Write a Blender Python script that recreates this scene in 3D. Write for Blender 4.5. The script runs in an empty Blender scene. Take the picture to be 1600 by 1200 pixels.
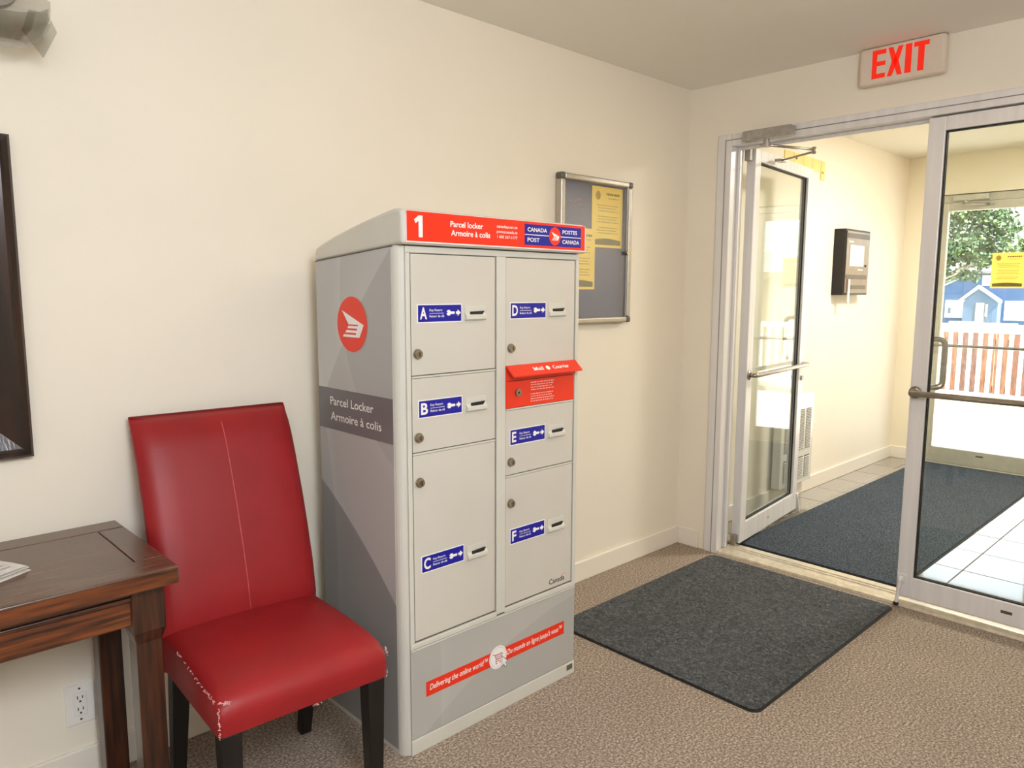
import bpy, bmesh, math, random
from mathutils import Vector, Matrix

sc = bpy.context.scene
COL = sc.collection
PI = math.pi

# ------------------------------------------------------------------ camera
YAW, PIT, ROL = 0.8078, -0.1260, 0.0034
cam_d = bpy.data.cameras.new('camera')
cam_d.sensor_width = 36.0
cam_d.sensor_fit = 'HORIZONTAL'
cam_d.lens = 1165.4 / 1600 * 36
cam_d.clip_start = 0.05
cam_d.clip_end = 500
cam = bpy.data.objects.new('camera', cam_d)
COL.objects.link(cam)
fw = Vector((math.cos(PIT) * math.cos(YAW), math.cos(PIT) * math.sin(YAW), math.sin(PIT)))
rt = fw.cross(Vector((0, 0, 1))).normalized()
up = rt.cross(fw)
r2 = rt * math.cos(ROL) + up * math.sin(ROL)
u2 = -rt * math.sin(ROL) + up * math.cos(ROL)
mw = Matrix((r2, u2, -fw)).transposed().to_4x4()
mw.translation = Vector((-3.4379, -2.2637, 1.3893))
cam.matrix_world = mw
sc.camera = cam

# ------------------------------------------------------------------ view, world, sun, large lights
sc.view_settings.view_transform = 'Standard'
sc.view_settings.look = 'None'
sc.view_settings.exposure = -0.12
sc.view_settings.gamma = 1.0
sc.view_settings.use_curve_mapping = False
sc.cycles.max_bounces = 10
sc.cycles.diffuse_bounces = 5
sc.cycles.glossy_bounces = 5
sc.cycles.transparent_max_bounces = 12
sc.cycles.sample_clamp_indirect = 6.0
sc.cycles.caustics_reflective = False
sc.cycles.caustics_refractive = False

wd = bpy.data.worlds.new('world')
sc.world = wd
wd.use_nodes = True
wn = wd.node_tree
wn.nodes.clear()
sky = wn.nodes.new('ShaderNodeTexSky')
sky.sky_type = 'NISHITA'
sky.sun_disc = False
sky.sun_elevation = math.radians(44)
sky.sun_rotation = math.radians(205)
sky.dust_density = 2.0
sky.ozone_density = 1.0
bg = wn.nodes.new('ShaderNodeBackground')
bg.inputs['Strength'].default_value = 1.0
wo = wn.nodes.new('ShaderNodeOutputWorld')
hs_ = wn.nodes.new('ShaderNodeHueSaturation')
hs_.inputs['Saturation'].default_value = 0.35
wn.links.new(sky.outputs[0], hs_.inputs['Color'])
wn.links.new(hs_.outputs[0], bg.inputs['Color'])
wn.links.new(bg.outputs[0], wo.inputs['Surface'])

sun_d = bpy.data.lights.new('sun', 'SUN')
sun_d.energy = 32.0
sun_d.angle = math.radians(0.6)
sun_d.color = (1.0, 0.96, 0.9)
sun = bpy.data.objects.new('sun', sun_d)
COL.objects.link(sun)
sun.rotation_euler = Vector((0.13, 0.66, -0.72)).to_track_quat('-Z', 'Y').to_euler()


def area(name, loc, size, energy, color, target, sizey=None):
    d = bpy.data.lights.new(name, 'AREA')
    d.energy = energy
    d.color = color
    d.size = size
    if sizey:
        d.shape = 'RECTANGLE'
        d.size_y = sizey
    o = bpy.data.objects.new(name, d)
    COL.objects.link(o)
    o.location = loc
    o.rotation_euler = (Vector(target) - Vector(loc)).to_track_quat('-Z', 'Y').to_euler()
    return o


# lobby ceiling lamps behind and beside the photographer, flash-bounce key, added vestibule fill
area('flash_bounce_key', (-3.2, -2.9, 2.36), 0.6, 40, (0.865, 0.93, 1.0), (-2.9, -0.4, 0.9), 0.6)  # stands in for flash bounced off the ceiling, not a fitted lamp
area('lobby_far_lamp', (-5.0, -3.6, 2.36), 0.9, 34, (0.92, 0.94, 1.0), (-4.4, -2.0, 0.0))
area('lobby_pot_lamp', (-1.20, -1.30, 2.40), 0.55, 11.0, (1.0, 0.74, 0.46), (-1.48, -1.06, 0))
area('vestibule_fill', (1.6, -1.35, 2.42), 0.5, 60, (1.0, 0.97, 0.90), (1.6, -1.2, 0))  # added fill, no lamp known here; makes up for missing daylight
fd = bpy.data.lights.new('flash_bounce_fill', 'POINT')  # unseen point fill for the bounced flash, added to brighten the ceiling too
fd.energy = 92
fd.color = (0.865, 0.93, 1.0)
fd.shadow_soft_size = 0.40
fo = bpy.data.objects.new('flash_bounce_fill', fd)
COL.objects.link(fo)
fo.location = (-3.2, -2.85, 1.95)


# ------------------------------------------------------------------ materials
def lin(c):
    out = []
    for v in c:
        v = v / 255.0
        out.append(v / 12.92 if v <= 0.04045 else ((v + 0.055) / 1.055) ** 2.4)
    return (out[0], out[1], out[2], 1.0)


def M(name, rgb, rough=0.5, metal=0.0, var=0.0, vscale=8.0, bump=0.0, bscale=60.0, spec=0.5, coat=0.0,
      rgb2=None, stretch=None, detail=3.0, emis=0.0):
    m = bpy.data.materials.new(name)
    m.use_nodes = True
    nt = m.node_tree
    b = nt.nodes['Principled BSDF']
    b.inputs['Base Color'].default_value = lin(rgb)
    b.inputs['Roughness'].default_value = rough
    b.inputs['Metallic'].default_value = metal
    b.inputs['Specular IOR Level'].default_value = spec
    b.inputs['Coat Weight'].default_value = coat
    b.inputs['Coat Roughness'].default_value = 0.12
    if emis:
        b.inputs['Emission Color'].default_value = lin(rgb)
        b.inputs['Emission Strength'].default_value = emis
    tc = nt.nodes.new('ShaderNodeTexCoord')
    co = tc.outputs['Object']
    if stretch:
        mp = nt.nodes.new('ShaderNodeMapping')
        mp.inputs['Scale'].default_value = stretch
        nt.links.new(co, mp.inputs['Vector'])
        co = mp.outputs['Vector']
    if var or rgb2:
        nz = nt.nodes.new('ShaderNodeTexNoise')
        nz.inputs['Scale'].default_value = vscale
        nz.inputs['Detail'].default_value = detail
        nt.links.new(co, nz.inputs['Vector'])
        rp = nt.nodes.new('ShaderNodeValToRGB')
        if rgb2:
            rp.color_ramp.elements[0].color = lin(rgb)
            rp.color_ramp.elements[1].color = lin(rgb2)
        else:
            rp.color_ramp.elements[0].color = lin([max(0, c * (1 - var)) for c in rgb])
            rp.color_ramp.elements[1].color = lin([min(255, c * (1 + var)) for c in rgb])
        rp.color_ramp.elements[0].position = 0.36
        rp.color_ramp.elements[1].position = 0.64
        nt.links.new(nz.outputs['Fac'], rp.inputs['Fac'])
        nt.links.new(rp.outputs['Color'], b.inputs['Base Color'])
    if bump:
        n2 = nt.nodes.new('ShaderNodeTexNoise')
        n2.inputs['Scale'].default_value = bscale
        n2.inputs['Detail'].default_value = 4.0
        nt.links.new(co, n2.inputs['Vector'])
        bp = nt.nodes.new('ShaderNodeBump')
        bp.inputs['Strength'].default_value = bump
        bp.inputs['Distance'].default_value = 0.004
        nt.links.new(n2.outputs['Fac'], bp.inputs['Height'])
        nt.links.new(bp.outputs['Normal'], b.inputs['Normal'])
    return m


def glass_mat(name, tint=(0.93, 0.96, 0.94), refl=1.0):
    m = bpy.data.materials.new(name)
    m.use_nodes = True
    nt = m.node_tree
    nt.nodes.clear()
    out = nt.nodes.new('ShaderNodeOutputMaterial')
    tr = nt.nodes.new('ShaderNodeBsdfTransparent')
    tr.inputs['Color'].default_value = (*tint, 1)
    gl = nt.nodes.new('ShaderNodeBsdfGlossy')
    gl.inputs['Roughness'].default_value = 0.0
    gl.inputs['Color'].default_value = (refl, refl, refl, 1)
    fr = nt.nodes.new('ShaderNodeFresnel')
    ge = nt.nodes.new('ShaderNodeNewGeometry')
    ir = nt.nodes.new('ShaderNodeMapRange')
    ir.inputs['To Min'].default_value = 1.52
    ir.inputs['To Max'].default_value = 1 / 1.52
    nt.links.new(ge.outputs['Backfacing'], ir.inputs['Value'])
    nt.links.new(ir.outputs[0], fr.inputs['IOR'])
    mx = nt.nodes.new('ShaderNodeMixShader')
    nt.links.new(fr.outputs[0], mx.inputs[0])
    nt.links.new(tr.outputs[0], mx.inputs[1])
    nt.links.new(gl.outputs[0], mx.inputs[2])
    nt.links.new(mx.outputs[0], out.inputs['Surface'])
    return m


def wood_mat(name, dark, light, axis, rough=0.3, coat=0.25, scale=6.0):
    st = [14.0, 14.0, 14.0]
    st['xyz'.index(axis)] = 0.9
    m = M(name, dark, rough=rough, rgb2=light, vscale=scale, stretch=tuple(st), bump=0.12, bscale=14.0, coat=coat, detail=5.0)
    return m


WALL = M('wall_paint', (238, 229, 212), rough=0.62, var=0.006, vscale=2.0, bump=0.03, bscale=220, spec=0.35)
VWALL = M('vestibule_paint', (240, 230, 205), rough=0.5, var=0.006, vscale=2.0, bump=0.03, bscale=220, spec=0.4)
CEIL = M('ceiling_paint', (244, 240, 233), rough=0.9, bump=0.05, bscale=160, spec=0.2)
TRIMP = M('trim_paint', (236, 228, 214), rough=0.45)
ALU = M('clear_anodised_aluminium', (226, 223, 222), rough=0.36, metal=0.12, var=0.02, vscale=30, stretch=(1, 1, 0.05))
BOARDALU = M('board_frame_aluminium', (182, 174, 160), rough=0.35, metal=0.5, var=0.02, vscale=30)
ALU_EXT = M('exterior_door_aluminium', (196, 192, 176), rough=0.4, metal=0.3, var=0.02, vscale=20)
STEEL = M('satin_steel', (172, 164, 154), rough=0.28, metal=0.95, var=0.04, vscale=40)
DARKMETAL = M('dark_closer_metal', (168, 162, 154), rough=0.35, metal=0.3, var=0.05, vscale=40)
RUBBER = M('black_gasket_rubber', (18, 16, 15), rough=0.6, var=0.1, vscale=50)
GLASS = glass_mat('door_glass', (0.95, 0.97, 0.955), 0.9)
BGLASS = glass_mat('board_acrylic', (0.95, 0.95, 0.96))
TILE = M('grey_floor_tile', (126, 116, 103), rough=0.10, var=0.06, vscale=5, bump=0.008, bscale=60, spec=0.8, coat=1.0)
TILE.node_tree.nodes['Principled BSDF'].inputs['Coat Roughness'].default_value = 0.04
TILE.node_tree.nodes['Principled BSDF'].inputs['Coat IOR'].default_value = 1.75
GROUT = M('tile_grout', (118, 110, 100), rough=0.9, var=0.06, vscale=30)
LOCK_PAINT = M('locker_light_grey_paint', (210, 207, 196), rough=0.42, var=0.012, vscale=3, bump=0.02, bscale=240)
LOCK_DOOR = M('locker_door_paint', (206, 201, 190), rough=0.42, var=0.012, vscale=3, bump=0.02, bscale=240)
SEAM = M('dark_seam', (104, 100, 94), rough=0.8, var=0.05, vscale=30)
RED = M('signal_red_vinyl', (240, 52, 22), rough=0.3, var=0.01, vscale=4)
REDPAINT = M('signal_red_paint', (236, 54, 26), rough=0.4, var=0.02, vscale=6)
BLUE = M('royal_blue_vinyl', (22, 22, 150), rough=0.3, var=0.02, vscale=8)
WHITE = M('white_print', (246, 244, 242), rough=0.4, var=0.005, vscale=8)
BLACK = M('black_print', (30, 28, 28), rough=0.5, var=0.05, vscale=20)
CHROME = M('lock_nickel', (176, 166, 150), rough=0.25, metal=1.0, var=0.05, vscale=90)
LEATHER = M('red_bonded_leather', (150, 29, 32), rough=0.46, var=0.04, vscale=5, bump=0.05, bscale=130, spec=0.38)
LEATHERW = M('worn_leather_backing', (222, 170, 168), rough=0.8, var=0.15, vscale=300)
BLACKWOOD = M('black_stained_wood', (22, 18, 17), rough=0.4, var=0.2, vscale=30, stretch=(1, 1, 0.1))
FRAMEWOOD = wood_mat('espresso_frame_wood', (16, 9, 8), (52, 28, 18), 'z', rough=0.22, coat=0.5, scale=4)
WOOD_X = wood_mat('table_wood_grain_x', (50, 26, 15), (128, 66, 28), 'x')
WOOD_Y = wood_mat('table_wood_grain_y', (46, 24, 15), (112, 58, 27), 'y')
WOOD_Z = wood_mat('table_wood_grain_z', (40, 21, 14), (78, 42, 23), 'z')
WOOD_TX = wood_mat('table_top_grain_x', (74, 48, 36), (104, 72, 54), 'x', rough=0.26, coat=0.2)
WOOD_TY = wood_mat('table_top_grain_y', (70, 45, 34), (98, 66, 50), 'y', rough=0.24, coat=0.25)
PAPER = M('newsprint', (226, 220, 212), rough=0.9, var=0.03, vscale=40)
YELLOW = M('yellow_notice_paper', (255, 220, 88), rough=0.7, var=0.01, vscale=5)
OLIVE = M('olive_notice_band', (104, 90, 20), rough=0.7, var=0.05, vscale=8)
INK = M('notice_ink', (176, 142, 40), rough=0.8, var=0.05, vscale=60)
INKD = M('dark_notice_ink', (120, 96, 30), rough=0.8, var=0.05, vscale=60)
FELT = M('blue_grey_felt', (78, 86, 120), rough=0.95, var=0.05, vscale=200, bump=0.2, bscale=400)
PLASTICW = M('white_plastic', (236, 232, 224), rough=0.35, var=0.01, vscale=9)
PLASTICD = M('grey_corner_plastic', (96, 92, 84), rough=0.45, var=0.05, vscale=30)
ENAMEL = M('white_heater_enamel', (226, 224, 214), rough=0.2, var=0.01, vscale=4, coat=0.5)
EXITRED = M('exit_letter_red', (250, 40, 16), rough=0.4, var=0.02, vscale=9, emis=0.35)
EXITBODY = M('exit_sign_housing', (226, 210, 192), rough=0.4, var=0.01, vscale=9)
BLACKCASE = M('black_metal_case', (26, 22, 19), rough=0.35, metal=0.2, var=0.1, vscale=20)
TAUPE = M('taupe_panel', (140, 124, 108), rough=0.3, metal=0.4, var=0.03, vscale=12)
BROWNBAND = M('dark_taupe_band', (92, 78, 68), rough=0.4, var=0.03, vscale=12)
CREAMY = M('pale_sign_sheet', (246, 226, 214), rough=0.6, var=0.01, vscale=12)
SAND = M('pale_yellow_card', (238, 214, 140), rough=0.7, var=0.02, vscale=12)


def carpet_mat(name, c1, c2, c3, scale, rough=0.95, bump=0.5, worm=False):
    m = bpy.data.materials.new(name)
    m.use_nodes = True
    nt = m.node_tree
    b = nt.nodes['Principled BSDF']
    b.inputs['Roughness'].default_value = rough
    b.inputs['Specular IOR Level'].default_value = 0.15
    tc = nt.nodes.new('ShaderNodeTexCoord')
    n1 = nt.nodes.new('ShaderNodeTexNoise')
    n1.inputs['Scale'].default_value = scale
    n1.inputs['Detail'].default_value = 3.0
    n1.inputs['Roughness'].default_value = 0.75
    if worm:
        n1.inputs['Distortion'].default_value = 1.6
    nt.links.new(tc.outputs['Object'], n1.inputs['Vector'])
    rp = nt.nodes.new('ShaderNodeValToRGB')
    e = rp.color_ramp.elements
    e[0].position = 0.33
    e[0].color = lin(c1)
    e[1].position = 0.68
    e[1].color = lin(c3)
    k = e.new(0.5)
    k.color = lin(c2)
    nt.links.new(n1.outputs['Fac'], rp.inputs['Fac'])
    n3 = nt.nodes.new('ShaderNodeTexNoise')
    n3.inputs['Scale'].default_value = 2.2
    n3.inputs['Detail'].default_value = 2.0
    nt.links.new(tc.outputs['Object'], n3.inputs['Vector'])
    mr = nt.nodes.new('ShaderNodeMapRange')
    mr.inputs['From Min'].default_value = 0.3
    mr.inputs['From Max'].default_value = 0.7
    mr.inputs['To Min'].default_value = 0.93
    mr.inputs['To Max'].default_value = 1.06
    nt.links.new(n3.outputs['Fac'], mr.inputs['Value'])
    mul = nt.nodes.new('ShaderNodeVectorMath')
    mul.operation = 'SCALE'
    nt.links.new(rp.outputs['Color'], mul.inputs[0])
    nt.links.new(mr.outputs[0], mul.inputs['Scale'])
    nt.links.new(mul.outputs[0], b.inputs['Base Color'])
    bp = nt.nodes.new('ShaderNodeBump')
    bp.inputs['Strength'].default_value = bump
    bp.inputs['Distance'].default_value = 0.006
    nt.links.new(n1.outputs['Fac'], bp.inputs['Height'])
    nt.links.new(bp.outputs['Normal'], b.inputs['Normal'])
    return m


CARPET = carpet_mat('brown_beige_carpet', (100, 87, 76), (150, 134, 119), (212, 198, 182), 130, bump=0.14)
MATM = carpet_mat('charcoal_ribbed_mat', (52, 54, 56), (78, 80, 82), (116, 117, 118), 58, worm=True)
VMATM = carpet_mat('blue_grey_mat', (38, 44, 50), (62, 70, 78), (106, 114, 122), 115)


def printed_grey(name, base, arcs):
    """flat printed wrap: discs of another grey (centre, radius, inside factor, rim glow, glow width) in object space"""
    m = bpy.data.materials.new(name)
    m.use_nodes = True
    nt = m.node_tree
    b = nt.nodes['Principled BSDF']
    b.inputs['Roughness'].default_value = 0.35
    tc = nt.nodes.new('ShaderNodeTexCoord')
    prev = None
    for (c, r, f, g, w) in arcs:
        vm = nt.nodes.new('ShaderNodeVectorMath')
        vm.operation = 'DISTANCE'
        vm.inputs[1].default_value = c
        nt.links.new(tc.outputs['Object'], vm.inputs[0])
        for (a0, a1, v0, v1) in ((r - 0.003, r, f / g, 1.0), (r, r + w, g, 1.0)):
            mr = nt.nodes.new('ShaderNodeMapRange')
            mr.inputs['From Min'].default_value = a0
            mr.inputs['From Max'].default_value = a1
            mr.inputs['To Min'].default_value = v0
            mr.inputs['To Max'].default_value = v1
            nt.links.new(vm.outputs['Value'], mr.inputs['Value'])
            if prev is None:
                prev = mr.outputs[0]
            else:
                mu = nt.nodes.new('ShaderNodeMath')
                mu.operation = 'MULTIPLY'
                nt.links.new(prev, mu.inputs[0])
                nt.links.new(mr.outputs[0], mu.inputs[1])
                prev = mu.outputs[0]
    sv = nt.nodes.new('ShaderNodeVectorMath')
    sv.operation = 'SCALE'
    sv.inputs[0].default_value = lin(base)[:3]
    nt.links.new(prev, sv.inputs['Scale'])
    nt.links.new(sv.outputs[0], b.inputs['Base Color'])
    return m


SIDEPRINT = printed_grey('grey_swirl_side_print', (184, 184, 182), [
    ((-2.238, -1.84, 0.0), 2.0, 0.93, 1.12, 0.14), ((-2.238, 0.869, -0.968), 2.0, 0.66, 1.12, 0.30),
    ((-2.238, -0.85, 1.38), 0.60, 0.94, 1.06, 0.05), ((-2.238, 1.80, 0.50), 2.0, 0.95, 1.08, 0.04)])
BASEPRINT = printed_grey('grey_swirl_front_print', (180, 178, 172), [
    ((-1.324, -0.556, -1.19), 1.5, 0.96, 1.07, 0.14), ((-4.10, -0.556, 0.20), 2.0, 0.97, 1.05, 0.04),
    ((-1.05, -0.556, 0.75), 0.62, 1.02, 1.0, 0.05)])
BAND = M('dark_grey_band_print', (116, 113, 115), rough=0.35, var=0.02, vscale=4)


# ------------------------------------------------------------------ mesh builder
class MB:
    def __init__(self):
        self.v = []
        self.f = []
        self.m = []

    def add(self, vs, fs, m=0):
        o = len(self.v)
        self.v += [tuple(p) for p in vs]
        for f in fs:
            self.f.append(tuple(i + o for i in f))
            self.m.append(m)
        return self

    def box(self, x0, x1, y0, y1, z0, z1, m=0):
        if x0 > x1: x0, x1 = x1, x0
        if y0 > y1: y0, y1 = y1, y0
        if z0 > z1: z0, z1 = z1, z0
        vs = [(x0, y0, z0), (x1, y0, z0), (x1, y1, z0), (x0, y1, z0), (x0, y0, z1), (x1, y0, z1), (x1, y1, z1), (x0, y1, z1)]
        return self.add(vs, [(0, 3, 2, 1), (4, 5, 6, 7), (0, 1, 5, 4), (1, 2, 6, 5), (2, 3, 7, 6), (3, 0, 4, 7)], m)

    def prism(self, poly, mapf, d0, d1, m=0):
        """poly: 2-D outline; mapf(a, b, d) -> xyz"""
        n = len(poly)
        vs = [mapf(a, b, d0) for a, b in poly] + [mapf(a, b, d1) for a, b in poly]
        fs = [tuple(range(n - 1, -1, -1)), tuple(range(n, 2 * n))]
        for i in range(n):
            j = (i + 1) % n
            fs.append((i, j, n + j, n + i))
        return self.add(vs, fs, m)

    def flat(self, poly, mapf, d, m=0):
        return self.add([mapf(a, b, d) for a, b in poly], [tuple(range(len(poly)))], m)

    def tube(self, pts, r, n=10, m=0, cap=True, r1=None):
        pts = [Vector(p) for p in pts]
        rings = []
        ref = None
        for i, p in enumerate(pts):
            if i == 0:
                t = pts[1] - pts[0]
            elif i == len(pts) - 1:
                t = pts[-1] - pts[-2]
            else:
                t = (pts[i + 1] - p).normalized() + (p - pts[i - 1]).normalized()
            t.normalize()
            if ref is None:
                ref = Vector((0, 0, 1)) if abs(t.z) < 0.9 else Vector((1, 0, 0))
            a = (ref - t * ref.dot(t)).normalized()
            ref = a
            b = t.cross(a)
            rr = r if r1 is None else r + (r1 - r) * i / (len(pts) - 1)
            rings.append([p + (a * math.cos(2 * PI * k / n) + b * math.sin(2 * PI * k / n)) * rr for k in range(n)])
        vs = [q for ring in rings for q in ring]
        fs = []
        for i in range(len(rings) - 1):
            for k in range(n):
                k2 = (k + 1) % n
                fs.append((i * n + k, i * n + k2, (i + 1) * n + k2, (i + 1) * n + k))
        if cap:
            fs.append(tuple(range(n - 1, -1, -1)))
            fs.append(tuple((len(rings) - 1) * n + k for k in range(n)))
        return self.add(vs, fs, m)

    def cyl(self, p0, p1, r, n=16, m=0, r1=None):
        return self.tube([p0, p1], r, n, m, True, r1)

    def disc(self, mapf, ca, cb, ra, rb, d, n=28, m=0):
        return self.flat([(ca + ra * math.cos(2 * PI * k / n), cb + rb * math.sin(2 * PI * k / n)) for k in range(n)], mapf, d, m)

    def text(self, s, mapf, a, b, cap, d, width=None, m=0, bold=0.0, shear=0.0):
        vs, fs, w = text_geo(s, bold, shear)
        sx = cap if width is None else width / max(w, 1e-6)
        return self.add([mapf(a + x * sx, b + y * cap, d) for x, y in vs], fs, m)

    def build(self, name, mats, parent=None, bevel=0.0, seg=2, smooth=False, kind=None):
        me = bpy.data.meshes.new(name)
        me.from_pydata(self.v, [], self.f)
        if not isinstance(mats, (list, tuple)):
            mats = [mats]
        for x in mats:
            me.materials.append(x)
        me.polygons.foreach_set('material_index', self.m)
        if smooth:
            me.polygons.foreach_set('use_smooth', [True] * len(self.f))
        me.update()
        bm = bmesh.new()
        bm.from_mesh(me)
        bmesh.ops.recalc_face_normals(bm, faces=bm.faces)
        bm.to_mesh(me)
        bm.free()
        o = bpy.data.objects.new(name, me)
        COL.objects.link(o)
        if parent:
            o.parent = parent
            o.matrix_parent_inverse = world_of(parent).inverted()
        if bevel:
            md = o.modifiers.new('bevel', 'BEVEL')
            md.width = bevel
            md.segments = seg
            md.limit_method = 'ANGLE'
            md.angle_limit = math.radians(40)
            md.harden_normals = False
        if kind:
            o['kind'] = kind
        return o


def world_of(o):
    m = o.matrix_basis.copy()
    p = o
    while p.parent:
        m = p.parent.matrix_basis @ p.matrix_parent_inverse @ m if False else p.matrix_parent_inverse @ m
        p = p.parent
        m = p.matrix_basis @ m
    return m


_txt = {}


def text_geo(s, bold=0.0, shear=0.0):
    key = (s, bold, shear)
    if key in _txt:
        return _txt[key]

    def raw(t):
        cu = bpy.data.curves.new('txt', 'FONT')
        cu.body = t
        cu.size = 1.0
        cu.offset = bold
        cu.shear = shear
        cu.resolution_u = 3
        cu.fill_mode = 'FRONT'
        ob = bpy.data.objects.new('txt', cu)
        COL.objects.link(ob)
        bpy.context.view_layer.update()
        me = bpy.data.meshes.new_from_object(ob.evaluated_get(bpy.context.evaluated_depsgraph_get()))
        vs = [(v.co.x, v.co.y) for v in me.vertices]
        fs = [tuple(p.vertices) for p in me.polygons]
        bpy.data.objects.remove(ob)
        bpy.data.curves.remove(cu)
        bpy.data.meshes.remove(me)
        return vs, fs
    if 'H%s' % bold not in _txt:
        hv, _ = raw('H')
        _txt['H%s' % bold] = (min(y for x, y in hv), max(y for x, y in hv))
    y0, y1 = _txt['H%s' % bold]
    vs, fs = raw(s)
    x0 = min(x for x, y in vs)
    x1 = max(x for x, y in vs)
    k = 1.0 / (y1 - y0)
    vs = [((x - x0) * k, (y - y0) * k) for x, y in vs]
    _txt[key] = (vs, fs, (x1 - x0) * k)
    return _txt[key]


def empty(name, loc, rotz=0.0, parent=None):
    o = bpy.data.objects.new(name, None)
    o.empty_display_size = 0.1
    COL.objects.link(o)
    o.location = loc
    o.rotation_euler = (0, 0, rotz)
    if parent:
        o.parent = parent
        o.matrix_parent_inverse = world_of(parent).inverted()
    return o


def tag(o, label, cat=None, group=None, kind=None):
    o['label'] = label
    if cat: o['category'] = cat
    if group: o['group'] = group
    if kind: o['kind'] = kind
    return o


def struct(o, label, cat):
    return tag(o, label, cat, kind='structure')


def copy_tree(o, parent=None):
    c = o.copy()
    COL.objects.link(c)
    if parent:
        c.parent = parent
    for ch in list(o.children):
        copy_tree(ch, c)
    return c


FY = lambda a, b, d: (a, d, b)         # plane facing -Y: a = x, b = z, d = y
FX = lambda a, b, d: (d, -a, b)        # plane facing -X: a = -y, b = z, d = x
TOP = lambda a, b, d: (a, b, d)

# ------------------------------------------------------------------ room shell
CZ, VZ = 2.411, 2.441
m = MB().box(-7.0, 0.0, -4.8, 0.0, -0.06, 0.0)
struct(m.build('floor', CARPET), 'brown beige speckled carpet covering the lobby floor', 'carpet')
m = MB().box(-7.1, 3.3, 0.0, 0.12, -0.06, 2.8)
struct(m.build('wall_left', WALL), 'long cream wall behind the chair, locker and notice board', 'wall')
m = MB()
m.box(0.0, 0.1, -0.178, 0.0, -0.06, 2.6)
m.box(0.0, 0.1, -2.125, -0.178, 2.158, 2.6)
m.box(0.0, 0.1, -4.8, -2.125, -0.06, 2.6)
struct(m.build('wall_front', WALL), 'cream wall around the interior glass doors under the exit sign', 'wall')
struct(MB().box(-7.1, -7.0, -4.9, 0.0, -0.06, 2.6).build('wall_back', WALL), 'cream lobby wall behind the camera', 'wall')
struct(MB().box(-7.0, 0.1, -4.9, -4.8, -0.06, 2.6).build('wall_right', WALL), 'cream lobby wall to the right of the camera', 'wall')
struct(MB().box(-7.0, 0.0, -4.8, 0.0, CZ, 2.6).build('ceiling', CEIL), 'plain off-white ceiling of the lobby', 'ceiling')
struct(MB().box(0.1, 3.15, -2.25, 0.0, VZ, 2.6).build('ceiling.001', M('vestibule_ceiling_paint', (240, 234, 220), rough=0.9, bump=0.05, bscale=160)),
       'white ceiling of the bright entrance vestibule', 'ceiling')
struct(MB().box(0.1, 3.3, -2.37, -2.25, -0.06, 2.6).build('wall_side', VWALL), 'cream side wall of the vestibule opposite the heater', 'wall')
m = MB()
m.box(3.15, 3.3, -0.172, 0.0, -0.06, 2.8)
m.box(3.15, 3.3, -1.160, -0.172, 2.135, 2.8)
m.box(3.15, 3.3, -6.0, -1.160, -0.06, 2.8)
struct(m.build('wall_far', VWALL), 'cream outer wall of the vestibule around the street doors', 'wall')

# baseboards
def baseboard(name, pts_box, label, h=0.098):
    x0, x1, y0, y1 = pts_box
    return struct(MB().box(x0, x1, y0, y1, 0.0, h).build(name, TRIMP, bevel=0.004), label, 'baseboard')


baseboard('baseboard_left', (-7.0, 0.0, -0.013, 0.0), 'white baseboard along the long cream wall behind chair and locker')
baseboard('baseboard_front', (-0.013, 0.0, -0.137, -0.013), 'short white baseboard between room corner and door frame')
baseboard('baseboard_side', (0.1, 3.137, -0.013, 0.0), 'white baseboard under the heater and wall panel in the vestibule')
baseboard('baseboard_far', (3.137, 3.15, -0.165, -0.0), 'short white baseboard beside the street door frame')

# tiled vestibule floor: bed plus single tiles
tf = struct(MB().box(0.0, 3.3, -2.25, 0.0, -0.06, -0.003).build('floor.001', GROUT), 'grey square tiles on the vestibule floor beside the mat', 'tile floor')
T = 0.345
first = None
tx = [0.205, 0.335] + [0.335 + T * k for k in range(1, 9)] + [3.15]
ty = [-2.25] + [-1.23 + T * k for k in range(-2, 4)] + [0.0]
rng = random.Random(3)
for i in range(len(tx) - 1):
    for j in range(len(ty) - 1):
        a, b, c, d = tx[i] + 0.002, tx[i + 1] - 0.002, ty[j] + 0.002, ty[j + 1] - 0.002
        if b - a < 0.02 or d - c < 0.02:
            continue
        dz = rng.uniform(-0.0004, 0.0004)
        MB().box(a, b, c, d, -0.004, 0.0005 + dz).build('tile', TILE, tf, bevel=0.0015, seg=1)

# ------------------------------------------------------------------ interior door frame and threshold
fr = MB()
fr.box(-0.012, 0.108, -0.252, -0.176, 0.0, 2.158)          # hinge jamb
fr.box(-0.012, 0.108, -2.125, -2.045, 0.0, 2.158)          # far jamb
fr.box(-0.012, 0.108, -2.045, -0.252, 2.100, 2.158)        # head
t1 = struct(fr.build('trim_1', ALU, bevel=0.003), 'aluminium frame around the pair of interior glass doors', 'door frame')
st = MB()
st.box(0.050, 0.066, -0.268, -0.252, 0.022, 2.1)
st.box(0.050, 0.066, -2.045, -0.268, 2.085, 2.1)
st.build('door_stop_bead', ALU, t1, bevel=0.002)
gv = MB()
gv.box(-0.0135, -0.011, -0.222, -0.218, 0.0, 2.131)
gv.box(-0.0135, -0.011, -2.045, -0.218, 2.127, 2.131)
gv.build('frame_groove', M('frame_groove_shadow_gap', (140, 134, 130), rough=0.8, var=0.03, vscale=30), t1)

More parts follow.
